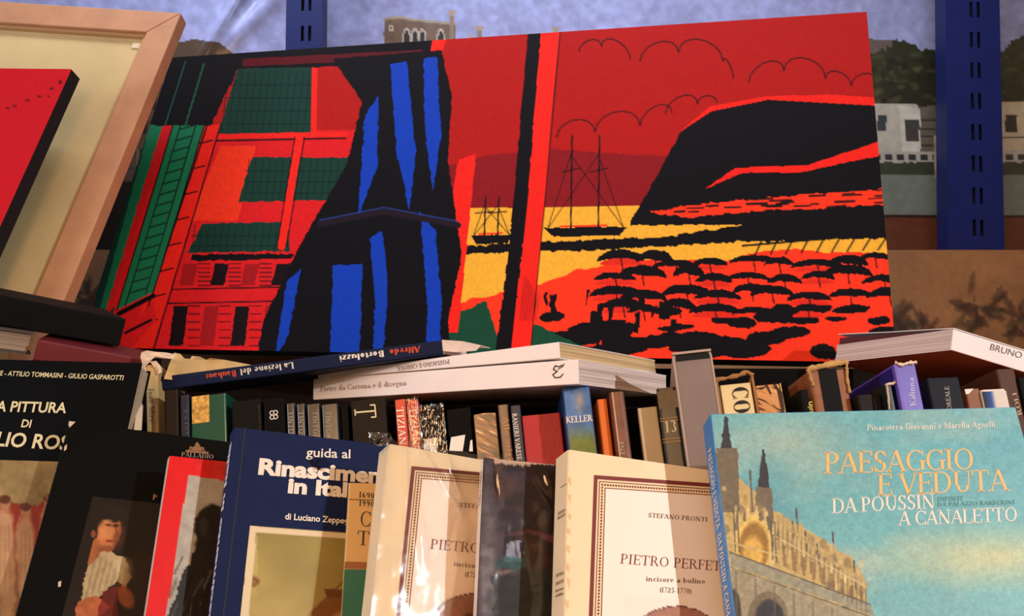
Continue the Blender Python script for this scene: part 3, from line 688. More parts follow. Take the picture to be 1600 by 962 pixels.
p, R, v = upright_r((112, 108), (25, 300), (0, 107), 1.25, 18.0); print('red canvas', v)
WR = .42; HR = .6
while min((p-R[:, 0]*WR-R[:, 2]*HR)[2], (p-R[:, 2]*HR)[2])+R[2, 1]*rd_ < LEDGE_Z+.001: HR -= .005
Fr = Frame(p-R[:, 0]*WR, R, (WR/2, 0, -HR))
rc = thing('small_canvas', Fr, 'plain red canvas with black sides leaning before the pale framed panel', 'picture')
box('canvas_block', (0, WR, .0002, .022, -HR, 0), mat('canvas_edge', None), rc, Fr, .001)
P = Paint(Fr, 0, WR, -HR, 0, 120, 140, (206, 24, 36)); P.noise(.04, 5, 3)
for x, y in ((94, 128), (80, 138), (76, 150), (62, 150), (44, 156), (24, 165), (12, 170)): P.ell(x, y, 3, 2, (60, 12, 18), .9)
P.build('red_print', rc, mat('canvas_print', None))
# ------------------------------------------------------------------ front row of books shown by their covers
def M(n, c, **k): return mat(n, c, **k)
cream_t = mat('ink_maroon', (120, 44, 40), .7); brown_t = mat('ink_brown', (96, 62, 46), .7); white_t = mat('ink_white', (236, 226, 214), .6)
grey_t = mat('ink_grey', (120, 96, 88), .7); black_t = mat('ink_black', (24, 18, 18), .7); orange_t = mat('ink_orange', (206, 74, 40), .6); gold_t = mat('ink_gold', (190, 138, 72), .45)
print_m = mat('cover_print', None, .5, .15); gloss_print = mat('glossy_print', None, .45, .15)
def front_book(name, TL, BL, TR, Y, w, t, cover, pages, label, yaw=None, lean=17.0, hard=False, r=None, roll=None):
    p, R, _ = upright(TL, BL, TR, Y, yaw, lean)
    if roll is not None: R = Rot(yaw, lean, roll)
    low = min(0, R[2, 0]*w, R[2, 1]*t, R[2, 0]*w+R[2, 1]*t); h = (p[2]-BOARD_Z+low-.0005)/R[2, 2]
    F = Frame(p, R); root = book(name, F, 'front', t, w, h, cover, pages, label, 'book', None, hard, r)
    return F, root, h

# tall black book on painting at the far left (anchored by its upper right corner)
p, R, v = upright_r((221, 567), (202, 665), (0, 560), .905, 17.0); R = Rot(0, 17, v[1]); print('pittura', v)
w = .232; pl = p-R[:, 0]*w; t = .026
h = (pl[2]-BOARD_Z+min(0, R[2, 0]*w)+min(0, R[2, 1]*t)-.001)/R[2, 2]
F = Frame(pl, R)
F.off = np.array((w/2, 0, -h)); bk = thing('black_art_book', F, 'large black book with cream capitals over a faded fresco, at the left edge', 'book')
mpf, ax = (lambda a, b, c: (w-b, a, c-h)), 1
blk = mat('black_cover', (8, 9, 10), .6, .06)
prof = u_profile(t, w, .0025, .002); n = len(prof); V, _ = prism(prof, 0, h, mpf); no = n-4
V, _ = prism(u_profile(t, w, .0025, .002), 0, h, lambda a, b, c: (b, a, c-h))
Fc = [(i, (i+1) % n, n+(i+1) % n, n+i) for i in range(n)]
for base in (0, n):
    Fc += [(base, base+1, base+n-2, base+n-1), (base+no-2, base+no-1, base+no, base+no+1), tuple([base+j for j in range(1, no-1)]+[base+no+1, base+no+2])]
fix(link('cover', V, Fc, blk, bk, F))
box('page_block', (.003, w-.0012, .0028, t-.0028, -h+.003, -.003), page_mat('pages_fore_grey', (206, 188, 160), 1), bk, F)
gold_cap = mat('ink_cream', (226, 214, 168), .6)
text(F, bk, 'ONE - ATTILIO TOMMASINI - GIULIO GASPAROTTI', (-14, 586), (194, 594), 7.5, gold_cap, 'sans', bold=.012, shear=.25)
text(F, bk, 'LA PITTURA', (-16, 642), (103, 645), 16, gold_cap, 'sans', bold=.022, shear=.2)
text(F, bk, 'DI', (33, 667), (50, 668), 12, gold_cap, 'sans', bold=.02, shear=.2)
text(F, bk, 'LIO ROS', (-7, 696), (109, 703), 22, gold_cap, 'sans', bold=.022, shear=.2)
P = picture(F, [(-60, 718), (200, 724), (150, 1000), (-60, 1000)], .0013, (150, 126, 82)); P.noise(.22, 60, 2); P.noise(.1, 8, 3)
P.poly([(-60, 778), (20, 784), (60, 790), (84, 772), (92, 800), (60, 900), (40, 905), (-60, 900)], (140, 52, 36), jit=3)
P.ell(60, 930, 90, 40, (112, 62, 36), .6, soft=.8)
for fx, fy, s in ((8, 860, 1.0), (40, 868, .95), (76, 850, .9), (-28, 862, 1)):
    P.ell(fx, fy, 16*s, 70*s, (196, 160, 118), .85, soft=.35, jit=5, js=14); P.ell(fx+4, fy+60, 13*s, 60*s, (186, 148, 108), .8, soft=.4, jit=5, js=12); P.ell(fx+1, fy-74*s, 8*s, 10*s, (178, 130, 92), .95, soft=.3); P.ell(fx, fy-80*s, 9*s, 7*s, (86, 44, 30), .9, soft=.4)
    for k in (-6, 0, 6): P.line([(fx+k, fy-40), (fx+k*1.4, fy+60)], 1.6, (150, 112, 78), .5)
P.line([(70, 772), (84, 790), (72, 812)], 5, (150, 96, 70), .7); P.noise(.1, 14, 12)
P.build('fresco_print', bk, print_m, -.0004)

# black book with portrait
F, bk, h = front_book('portrait_book', (108, 658), (60, 962), (350, 690), .845, .175, .018, blk, 'cream', 'black book with a painted portrait of a man in white drapery', yaw=20, roll=8.2)
P = picture(F, [(143, 782), (262, 788), (225, 990), (112, 985)], .0008, (20, 12, 11)); P.noise(.3, 40, 6)
sk = (190, 116, 70)
P.ell(170, 810, 31, 25, (24, 15, 11), soft=.25, jit=5, js=8, rot=.2)
P.poly([(136, 880), (146, 846), (160, 830), (182, 850), (166, 880), (140, 905)], (158, 92, 54), jit=2)
for a_ in range(13): P.ell(150+a_*4.2, 806-11*math.sin(a_/12*3.1)+rng.uniform(-2, 2), 7, 6, (24, 15, 11), .95, soft=.4, jit=4, js=5)
P.ell(171, 832, 18, 25, sk, soft=.22, rot=.3, jit=2); P.ell(164, 828, 11, 15, (204, 138, 88), .6, soft=.6)
P.ell(174, 800, 24, 9, (30, 18, 12), soft=.3, rot=.2, jit=4, js=7); P.ell(168, 807, 20, 6, (24, 15, 11), soft=.5, jit=4, js=5, rot=.35); P.ell(186, 840, 9, 20, (96, 50, 30), .55, soft=.7, rot=.2); P.ell(170, 820, 5, 2.5, (60, 32, 20), .7, soft=.5); P.ell(168, 814, 8, 3, (214, 148, 98), .6, soft=.7); P.ell(166, 856, 13, 4, (110, 58, 34), .5, soft=.7); P.ell(181, 821, 5, 3, (50, 24, 16), .8, soft=.5); P.line([(180, 822), (184, 836), (179, 838)], 2, (110, 56, 34), .8); P.ell(171, 845, 6, 2.2, (130, 44, 34), .9, soft=.4); P.ell(146, 834, 4, 6, (150, 80, 48), .9, soft=.4)
P.poly([(136, 884), (166, 860), (196, 872), (206, 900), (196, 924), (182, 905), (164, 926), (142, 944), (128, 938)], (176, 156, 120), jit=4)
for a in range(7): P.line([(150+a*8, 870+a*3), (134+a*10, 932-a*4)], 3.5, (120, 100, 74), .35)
P.ell(194, 890, 14, 18, (200, 184, 150), .6, soft=.7); P.ell(196, 932, 12, 20, (150, 78, 50), .9, rot=-.5, soft=.4)
P.poly([(120, 940), (150, 930), (172, 950), (150, 965), (118, 962)], (176, 96, 60), jit=3); P.poly([(160, 925), (182, 915), (186, 965), (150, 968)], (110, 26, 22), .8, jit=3); P.ell(225, 900, 24, 40, (50, 26, 20), .6, soft=.8)
P.noise(.15, 9, 8); P.build('portrait_print', bk, print_m, -.0004)
text(F, bk, 'PALLADIO', (283, 713), (334, 717), 7, mat('ink_dim', (150, 128, 112), .6))
logo = [pxpoly(F, q) for q in ([(290, 706), (326, 709), (326, 706), (290, 703)], [(293, 703), (322, 705), (309, 694)], [(304, 695), (313, 696), (308, 690)], [(296, 703), (300, 703), (300, 697), (296, 698)], [(315, 704), (319, 705), (319, 699), (315, 698)])]
flat('temple_mark', F, bk, logo, mat('logo_brown', (140, 96, 64), .6))
text(F, bk, 'P', (238, 780), (245, 781), 8, gold_t)
for q_ in ([(108, 658), (118, 659), (114, 663), (109, 668), (107, 664)], [(101, 697), (105, 694), (104, 702), (100, 705)], [(91, 909), (96, 907), (95, 916), (91, 917)]):
    flat('scuff', F, bk, [pxpoly(F, q_)], mat('bare_paper', (214, 196, 176), .8), -.0006)

# red and white book with dark statue
F, bk, h = front_book('statue_book', (265, 712), (227, 962), (345, 722), .81, .19, .016, mat('white_spine', (226, 214, 204), .35), 'white', 'slim red book with a grey panel showing a dark statue, left of the navy guide', yaw=29, r=.003)
P = picture(F, [(265, 712), (420, 735), (400, 1010), (224, 1000)], .0012, (224, 22, 22)); P.noise(.04, 20, 2)
P.poly([(294, 742), (420, 762), (420, 1010), (252, 1010)], (178, 172, 162))
SD = (38, 34, 33)
P.mix(np.clip((P.px-300)/80, 0, 1)*(P.px > 294), (146, 138, 126), .5)
P.ell(331, 824, 27, 36, SD, soft=.12, rot=.15, jit=5, js=9); P.ell(322, 856, 18, 12, (30, 27, 26), soft=.3, jit=3); P.ell(318, 822, 6, 14, (74, 68, 64), .5, soft=.7); P.poly([(318, 850), (300, 870), (282, 910), (262, 960), (250, 1010), (420, 1010), (420, 800), (340, 800)], SD, jit=5, js=16)
for i in range(22): a = rng.uniform(0, 1); x = 275+rng.uniform(0, 60); y = 870+rng.uniform(0, 110); P.line([(x, y), (x-10+rng.uniform(-6, 6), y+26)], rng.uniform(1.5, 4), (104, 102, 98) if i % 2 else (20, 18, 18), .6)
P.noise(.12, 10, 9, mask=(P.px-294+(P.py-742)*.16 > 0)); P.build('statue_print', bk, gloss_print, -.0004)

# navy guide
navy = mat('navy_cloth', (24, 36, 76), .7, .12, .35, 700, .06, 30)
F, bk, h = front_book('guide_book', (367, 667), (331, 962), (581, 683), .79, .19, .026, navy, 'cream', 'navy blue guide book with bold white title above a pale picture', hard=True, r=.004, yaw=28)
text(F, bk, 'guida al', (478, 713), (547, 716), 14, white_t, 'sans', bold=.011)
text(F, bk, 'Rinascimento', (403, 740), (630, 757), 23, white_t, 'sans', bold=.045)
text(F, bk, 'in Italia', (449, 769), (570, 778), 22, white_t, 'sans', bold=.045)
text(F, bk, 'di Luciano Zeppegno', (445, 811), (556, 819), 9.5, white_t, 'sans', bold=.018)
P = picture(F, [(391, 821), (640, 840), (640, 1010), (370, 1010)], .0012, (214, 196, 158))
P.poly([(400, 832), (660, 846), (660, 1010), (383, 1010)], (176, 158, 96)); P.mix(np.clip((960-P.py)/130, 0, 1)*(P.px > 402), (124, 112, 56), .55); P.noise(.1, 50, 5)
P.ell(392, 908, 14, 9, (150, 112, 62), soft=.3); P.line([(388, 900), (404, 908), (396, 916)], 3, (110, 74, 44), .8); P.line([(388, 918), (384, 1000)], 8, (196, 176, 130), .7)
P.ell(540, 1000, 66, 72, (128, 84, 46), soft=.12, jit=2); P.ell(548, 1010, 48, 58, (172, 140, 88), soft=.15); P.poly([(506, 920), (620, 915), (620, 930), (512, 934)], (112, 74, 42), jit=2); P.line([(486, 958), (540, 905)], 3, (110, 72, 42), .8)
P.poly([(391, 821), (640, 840), (640, 849), (400, 832), (385, 1010), (370, 1010)], (222, 206, 172))
P.build('cover_picture', bk, print_m, -.0005)
side_text(F, bk, 'Rinascimento in Italia', -h*.80, -.012, .0055, .0115, mat('spine_white', (210, 222, 240), .4), False, 'sans', bold=.04)
link('joint_groove', [(.0085, -.0003, -h), (.0098, -.0003, -h), (.0098, -.0003, 0), (.0085, -.0003, 0)], [(0, 1, 2, 3)], mat('navy_groove', (14, 20, 44), .7), bk, F)

# tan and green book
F, bk, h = front_book('anniversary_book', (545, 754), (533, 962), (600, 758), .788, .08, .008, mat('tan_card', (214, 176, 118), .6, .3, .1, 200, .06, 30), 'cream', 'tan paperback with thin capitals over a green lower half, behind the wrapped cream book', yaw=12)
text(F, bk, '1690', (560, 777), (585, 779), 9, black_t); text(F, bk, '1990', (560, 790), (585, 792), 9, black_t)
text(F, bk, 'C', (561, 822), (579, 823), 24, black_t, thick=9, thin=4); text(F, bk, 'T', (557, 851), (577, 852), 22, black_t, thick=9, thin=4)
flat('rule', F, bk, [pxpoly(F, [(545, 779.4), (640, 782.4), (640, 783.4), (545, 780.4)])], black_t)
flat('brown_band', F, bk, [pxpoly(F, [(539, 877), (640, 880), (640, 890), (538, 888)])], mat('band_brown', (150, 92, 40), .6))
flat('green_panel', F, bk, [pxpoly(F, [(538, 889), (640, 891), (640, 1040), (529, 1040)])], mat('panel_green', (18, 104, 84), .6))

# two cream copies with maroon border
cream = mat('cream_card', (240, 220, 184), .55, .2, .12, 260, .07, 26)
def perf(TL, BL, TR, Y, o, label, w, tx, t, yw):
    F, bk, h = front_book('cream_book', TL, BL, TR, Y, w, t, cream, 'cream', label, hard=False, r=.003, yaw=yw)
    bk['group'] = 'two cream copies with maroon borders'
    A, B, C = o      # border corner, a point along the top, a point along the left side (outer edge)
    a = F.on(*A); bx = F.on(*B)-a; bx /= np.linalg.norm(bx); dz = F.on(*C)-a; dz /= np.linalg.norm(dz)
    k = .00053; Lx, Lz = w*.76, h*.86
    def q(u, v): return a+bx*u*k+dz*v*k
    U, Vv = Lx/k, Lz/k
    def fr_(d0, d1):
        return [[q(d0, d0), q(U-d0, d0), q(U-d0, d1), q(d0, d1)], [q(d0, d1), q(d1, d1), q(d1, Vv-d1), q(d0, Vv-d1)], [q(U-d1, d1), q(U-d0, d1), q(U-d0, Vv-d1), q(U-d1, Vv-d1)], [q(d0, Vv-d1), q(U-d0, Vv-d1), q(U-d0, Vv-d0), q(d0, Vv-d0)]]
    polys = fr_(0, 6)+fr_(9, 10.2)+fr_(18.5, 19.8)
    s = 4.6; nu = int((U-28)/s); nv = int((Vv-28)/s)
    def dia(u, v): return [q(u-1.9, v), q(u, v-2.1), q(u+1.9, v), q(u, v+2.1)]
    for i in range(nu+1): polys += [dia(14.3+i*s, 14.3)]
    for i in range(1, nv+1): polys += [dia(14.3, 14.3+i*s), dia(14.3+nu*s, 14.3+i*s)]
    flat('inner_panel', F, bk, [[q(19.8, 19.8), q(U-19.8, 19.8), q(U-19.8, Vv-19.8), q(19.8, Vv-19.8)]], mat('panel_paper', (246, 232, 220), .5, .3), -.0002)
    flat('border', F, bk, polys, cream_t, -.0004)
    for s_, p0, p1, c, th, tn in tx: text(F, bk, s_, p0, p1, c, brown_t if s_[0] != 'P' else cream_t, y=-.00045, thick=th, thin=tn)
    return F, bk, h
F, bk, h = perf((608, 693), (580, 962), (745, 712), .758, ((643, 728), (743, 737), (619, 962)), 'cream book with maroon border in wrinkled clear film, beside the navy guide', .185,
    [('STEFANO PRONTI', (717, 792), (812, 800), 7, 14, 6), ('PIETRO PERFETTI', (671, 857), (850, 873), 15, 10, 5), ('incisore a bulino', (708, 884), (805, 893), 8, 13, 6), ('(1725-1770)', (725, 901), (778, 905), 8, 13, 6)], .032, 26)
def oval(F, bk, cx, cy, rx, ry, seed):
    P = picture(F, [(cx-rx-2, cy-ry-2), (cx+rx+2, cy-ry-2), (cx+rx+2, 1010), (cx-rx-2, 1010)], .0012, (246, 232, 220))
    P.ell(cx, cy, rx, ry, (90, 50, 42)); P.ell(cx, cy, rx-1.6, ry-1.6, (166, 118, 100)); P.noise(.12, 9, seed, mask=(np.hypot((P.px-cx)/rx, (P.py-cy)/ry) < 1))
    P.ell(cx+2, cy+6, 18, 30, (206, 172, 144), soft=.2); P.ell(cx, cy-20, 26, 14, (110, 66, 54), soft=.3, jit=4, js=8); P.ell(cx-16, cy+4, 7, 26, (104, 62, 52), soft=.3, jit=3); P.ell(cx+20, cy+4, 6, 24, (110, 70, 58), soft=.3, jit=3)
    P.poly([(cx-rx, 1010), (cx-20, cy+32), (cx+24, cy+32), (cx+rx, 1010)], (120, 76, 64), .8, jit=4)
    for i in range(20): x = cx-rx+8+i*(rx*2-16)/20; P.line([(x, cy-ry*.2), (x+4, cy+20)], 1, (120, 78, 66), .35)
    P.build('oval_portrait', bk, print_m, -.0004)
oval(F, bk, 745, 992, 82, 66, 3)
film = film_mat('clear_film', .55, 10, .13)
def wrap(F, bk, w, h, over=.004, y=-.0016, seed=1, m=None, amp=.0013, name='plastic_wrap'):
    nx, nz = 70, 110; V = []; q = random.Random(seed)
    for j in range(nz+1):
        for i in range(nx+1):
            u = i/nx; v = j/nz; x = -.001+u*(w+.002); z = over-v*(h*1.0); z += (q.uniform(-.0012, .0012) if j == 0 else 0)
            V.append((x, y-amp*(fbm(np.float64(u*9+v*5), np.float64(v*9), seed)-.2)-(.0016*sum(math.exp(-(((x-a_)-(-z)*b_)/.0032)**2)*max(0, 1-abs(-z-c_)/d_) for a_, b_, c_, d_ in ((.012, .15, .02, .05), (.028, .8, .018, .035), (.05, .45, .012, .03), (.02, .2, .075, .03))) if w > .1 else 0), z))
    Fq = [(j*(nx+1)+i, (j+1)*(nx+1)+i, (j+1)*(nx+1)+i+1, j*(nx+1)+i+1) for j in range(nz) for i in range(nx)]
    return link(name, V, Fq, m or film, bk, F, smooth=True)
wrap(F, bk, .185, h*.97, seed=2)
tuft = link('film_tuft', [(-.02, -.003, .006), (-.002, -.006, .0075), (.002, -.002, .004), (-.004, -.004, -.004), (-.016, .002, -.004), (-.009, -.007, .002)], [(0, 5, 1), (1, 5, 2), (2, 5, 3), (3, 5, 4), (4, 5, 0)], film_mat('tuft_film', .8, 60, .35, (190, 205, 235)), bk, F)

# small dark art book in film
F, bk, h = front_book('landscape_book', (756, 715), (745, 962), (865, 724), .745, .155, .016, mat('white_spine', None), 'white', 'dark landscape painting book in clear film with a thin white spine', r=.002, yaw=15)
P = picture(F, [(756, 715), (900, 730), (900, 1010), (742, 1010)], .0011, (44, 32, 36)); P.noise(.35, 30, 5)
P.poly([(756, 715), (776, 716), (790, 800), (782, 900), (760, 1010), (740, 1010)], (80, 74, 84), .75, jit=5, js=24)  # grey sheen of the film, painted into the left of the print
P.ell(762, 900, 13, 110, (130, 126, 132), .6, soft=.8)  # paler streak of the film sheen, also put into the colour
for i in range(40): P.ell(800+rng.uniform(-25, 70), 770+rng.uniform(-45, 50), rng.uniform(6, 16), rng.uniform(5, 13), ((60, 46, 52), (34, 24, 28), (86, 60, 50), (52, 42, 66))[i % 4], .5, soft=.6, jit=3)
P.poly([(792, 850), (806, 843), (812, 844), (812, 876), (790, 878)], (150, 160, 190), .9, jit=2); P.poly([(812, 846), (821, 846), (821, 862), (813, 864)], (30, 24, 30)); P.poly([(778, 838), (830, 834), (870, 850), (870, 840), (830, 826)], (96, 56, 66), .8, jit=3)
P.ell(800, 880, 26, 10, (40, 84, 86), .8, soft=.5, jit=4); P.ell(795, 895, 16, 5, (160, 130, 130), .6, soft=.6); P.ell(835, 870, 18, 24, (110, 74, 50), .35, soft=.7)
P.poly([(770, 900), (880, 885), (880, 1010), (770, 1010)], (36, 44, 42), .7, jit=8, js=20); P.noise(.3, 12, 14)
for i in range(26): x = 775+i*4; P.ell(x, 718+rng.uniform(0, 4), 3.5, 4+rng.uniform(0, 4), (196, 170, 150), .9, jit=2)
P.build('landscape_print', bk, gloss_print, -.0004)
side_text(F, bk, 'CARLO CARRA', F.on(752, 787)[1], F.on(755, 733)[1], .005, .005, grey_t, thick=16, thin=8)
wrap(F, bk, .15, h*.97, seed=5, m=film_mat('clear_film_b', .5, 10, .02))

F, bk, h = perf((888, 702), (882, 962), (1098, 718), .716, ((928, 742), (1098, 754), (920, 962)), 'cream book with maroon border, unwrapped, with stained spine edge, left of the turquoise book', .185,
    [('STEFANO PRONTI', (1012, 808), (1105, 815), 7, 14, 6), ('PIETRO PERFETTI', (968, 880), (1146, 893), 15, 10, 5), ('incisore a bulino', (1008.5, 907.6), (1101.5, 911.6), 8, 13, 6), ('(1725-1770)', (1029.5, 925), (1080.7, 927.5), 8, 13, 6)], .032, 18)
oval(F, bk, 1056, 1010, 76, 64, 8)
for s_, y0 in (('STEFANO', 797), ('PRONTI', 804), ('PIETRO', 896), ('PERFETTI', 909), ('incisore', 920), ('a bulino', 928)):
    zz = F.on(888, y0)[1]; Q, W = roman(s_, 15, 8); V = []; Fq = []
    for g in Q: Fq.append(tuple(range(len(V), len(V)+len(g)))); V += g
    link('lettering', [(-.0004, .021-a*.018/W, zz+b*.000023) for a, b in V], Fq, brown_t, bk, F)
hh = F.on(888, 754); link('spine_rule', [(-.0003, .002, hh[1]), (-.0003, .016, hh[1]), (-.0003, .016, hh[1]-.0005), (-.0003, .002, hh[1]-.0005)], [(0, 1, 2, 3)], grey_t, bk, F)
st = []
for i in range(12):
    zz = -.02-i*.0135-rng.uniform(0, .006); a_ = .0012+rng.uniform(0, .001); st.append([(a_, zz), (a_+.0022, zz-.001), (a_+.0016, zz-.005-rng.uniform(0, .004)), (a_+.0002, zz-.004)])
flat('foxing_stain', F, bk, st, mat('stain', (222, 194, 144), .7), -.0004)

# turquoise exhibition catalogue
F, bk, h = front_book('turquoise_book', (1110, 647), (1148, 962), (1586, 636), .71, .2, .034, mat('azure_spine', (34, 132, 206), .35, .5), 'white', 'large turquoise catalogue with a painted cathedral and gold title, bottom right', r=.0012)
wP = F.on(1586, 636)[0]
bpy.data.objects.remove(bk.children[0]); bpy.data.objects.remove(bk.children[0]); bpy.data.objects.remove(bk)
p, R = F.p, F.R; low = min(0, R[2, 0]*wP, R[2, 1]*.034, R[2, 0]*wP+R[2, 1]*.034); h = (p[2]-BOARD_Z+low-.0005)/R[2, 2]
F = Frame(p, R); bk = book('turquoise_book', F, 'front', .034, wP, h, mat('azure_spine', None), 'white', 'large turquoise catalogue with a painted cathedral and gold title, bottom right', 'book', None, False, .0012)
P = Paint(F, .0006, wP, -.185, -.0003, 380, 270, (100, 172, 186))
P.noise(.05, 120, 2); P.mix(np.clip((P.py-640)/330, 0, 1)*.3, (164, 196, 184))
n = fbm(P.px/150, P.py/80, 7); P.mix(np.clip((n-.5)*3.2, 0, 1), (182, 192, 178), .5)
P.mix(np.clip(1-np.hypot((P.px-1230)/150, (P.py-690)/70), 0, 1), (196, 190, 166), .55); P.mix(np.clip(1-np.hypot((P.px-1560)/220, (P.py-870)/60), 0, 1), (214, 206, 150), .8); P.mix(np.clip(1-np.hypot((P.px-1200)/60, (P.py-800)/120), 0, 1), (70, 130, 160), .4)
# a plain gothic cathedral front receding to the right
ST = (186, 166, 112); SD = (112, 104, 90); DK = (58, 60, 68)
P.poly([(1112, 760), (1150, 742), (1215, 800), (1330, 870), (1350, 900), (1362, 1000), (1120, 1000)], ST, jit=4, js=10)
P.poly([(1122, 742), (1132, 650), (1136, 650), (1150, 742)], DK, jit=1.5); P.poly([(1118, 700), (1152, 700), (1156, 800), (1122, 800)], SD, jit=2)
P.poly([(1180, 790), (1191, 702), (1194, 702), (1206, 790)], DK, jit=1.5); P.poly([(1180, 760), (1206, 764), (1210, 860), (1182, 850)], SD, jit=2)
for x, y0, y1 in ((1172, 735, 790), (1244, 795, 838), (1238, 815, 850), (1258, 830, 860), (1276, 850, 880), (1301, 832, 890), (1334, 876, 920)): P.line([(x, y0), (x+3, y1)], 3, SD); P.line([(x, y0), (x, y0+14)], 1.6, DK)
for i in range(70):
    x = rng.uniform(1126, 1350); y = 760+(x-1126)*.55+rng.uniform(0, 90); P.ell(x, y, rng.uniform(2, 6), rng.uniform(3, 10), ((150, 128, 84), (212, 192, 136), (120, 108, 88))[i % 3], .6, soft=.4)
P.ell(1176, 852, 30, 48, (214, 186, 110), jit=1); P.ell(1178, 856, 23, 40, (150, 116, 60), soft=.2); P.ell(1176, 866, 16, 28, (208, 172, 90), soft=.4)
P.poly([(1140, 862), (1360, 946), (1366, 962), (1142, 884)], (146, 146, 128), jit=2); P.line([(1140, 862), (1360, 944)], 2, DK, .7); P.line([(1142, 886), (1362, 964)], 2, DK, .7)
P.poly([(1142, 886), (1364, 966), (1370, 1020), (1146, 1020)], (152, 146, 124), jit=2)
P.ell(1200, 966, 32, 42, (120, 112, 92)); P.ell(1202, 972, 24, 36, DK, soft=.15); P.ell(1146, 960, 12, 40, (70, 66, 66), soft=.2); P.ell(1268, 996, 22, 30, DK, soft=.15)
for i in range(9): x = 1222+i*15; P.poly([(x, 850+i*9), (x+6, 852+i*9), (x+7, 886+i*7), (x+1, 884+i*7)], (120, 90, 56), .6, jit=1)
for i in range(11):
    x = 1150+i*6.5; y = 800+abs(i-4)*7-14; P.poly([(x-3, y+14), (x, y-8), (x+3, y+14)], (206, 186, 130) if i % 2 else SD, .9, jit=1)
for i in range(20):
    x = 1216+i*7.2; y = 812+i*5.4; P.line([(x, y), (x, y+46)], 2, (110, 98, 82), .7); P.poly([(x-3, y+4), (x, y-10-6*(i % 3)), (x+3, y+4)], (176, 156, 108), .95)
for x, y in ((1146, 800), (1152, 800), (1204, 812), (1210, 816)): P.line([(x, y), (x+3, y+62)], 2.4, (88, 86, 84), .8)
for i in range(7): x = 1150+i*30; P.line([(x, 892+i*12), (x+1, 1000)], 3, (104, 102, 94), .6)
P.line([(1138, 846), (1216, 868)], 3, (196, 178, 128), .9); P.line([(1212, 838), (1352, 916)], 2, (206, 190, 146), .8)
P.noise(.06, 8, 5); P.noise(.08, 3, 6); P.noise(.12, 6, 15, mask=((P.px-1112)*.62+748 < P.py)*(P.px < 1370))
P.build('cathedral_print', bk, mat('catalogue_print', None, .42, .3), -.0003)
peach = mat('ink_peach', (232, 186, 110), .5); wt = mat('ink_white', None); teal = mat('ink_teal', (70, 128, 132), .6)
text(F, bk, 'Pinacoteca Giovanni e Marella Agnelli', (1354, 672.7), (1555, 667.2), 9.5, wt, thick=11, thin=6)
text(F, bk, 'PAESAGGIO', (1286, 740), (1524, 733), 33, peach, thick=11, thin=4.5, track=-6)
text(F, bk, 'E VEDUTA', (1369, 774), (1576, 766), 33, peach, thick=11, thin=4.5, track=-6)
text(F, bk, 'DA POUSSIN', (1299, 802), (1462, 794), 23, wt, thick=12, thin=5, track=-5)
text(F, bk, 'A CANALETTO', (1403, 821), (1591, 814), 22, wt, thick=12, thin=5, track=-6)
text(F, bk, 'DIPINTI', (1464, 783), (1504, 781.5), 6.5, teal); text(F, bk, 'DA PALAZZO BARBERINI', (1464, 791.5), (1585, 787.5), 6.5, teal)
side_text(F, bk, 'PAESAGGIO E VEDUTA', F.on(1115, 692)[1], F.on(1131, 818)[1], .025, .015, wt, True, thick=16, thin=8)
side_text(F, bk, 'DA POUSSIN A CANALETTO', F.on(1132, 827)[1], F.on(1153, 1003)[1], .025, .015, wt, True, thick=16, thin=8)
# ------------------------------------------------------------------ rear row: books shown by their spines
def slope_foot(TL):
    """the row fans slightly: how far each spine drifts to the right per 100 pixels downwards"""
    return (TL[0]+100*float(np.interp(TL[0], [230, 400, 620, 800, 950, 1100, 1300, 1450, 1600], [.01, .02, .075, .10, .12, .148, .185, .20, .225])), TL[1]+100)
def C(n, c, rough=.5, **k): return mat(n, c, rough, **k)
def spine_book(name, TL, BL, TR, Y, d, cover, pages, label, group=None, lean=11.0, yaw=0, hard=True, r=None, bulge=0.0, cat='book'):
    BL = slope_foot(TL)
    p, R, t = upright(TL, BL, TR, Y, yaw, lean)
    low = min(0, R[2, 0]*t, R[2, 1]*d, R[2, 0]*t+R[2, 1]*d); h = (p[2]-BOARD_Z+low-.0005)/R[2, 2]
    p = p+R[:, 0]*.0004; t = t-.001
    F = Frame(p, R); root = book(name, F, 'spine', t, d, h, cover, pages, label, cat, group, hard, r, bulge)
    return F, root, t, h
blk2 = mat('black_cloth', (10, 9, 9), .6, .08, .2, 500)
goldwrap = mat('foil_gold', (206, 142, 84), .3, .5, .5, 90, .5, 70, .6)
def sheet(name, pts, faces, m, parent, F, thick=.0006):
    o = link(name, pts, faces, m, parent, F); md = o.modifiers.new('thickness', 'SOLIDIFY'); md.thickness = thick; md.offset = 0; return o
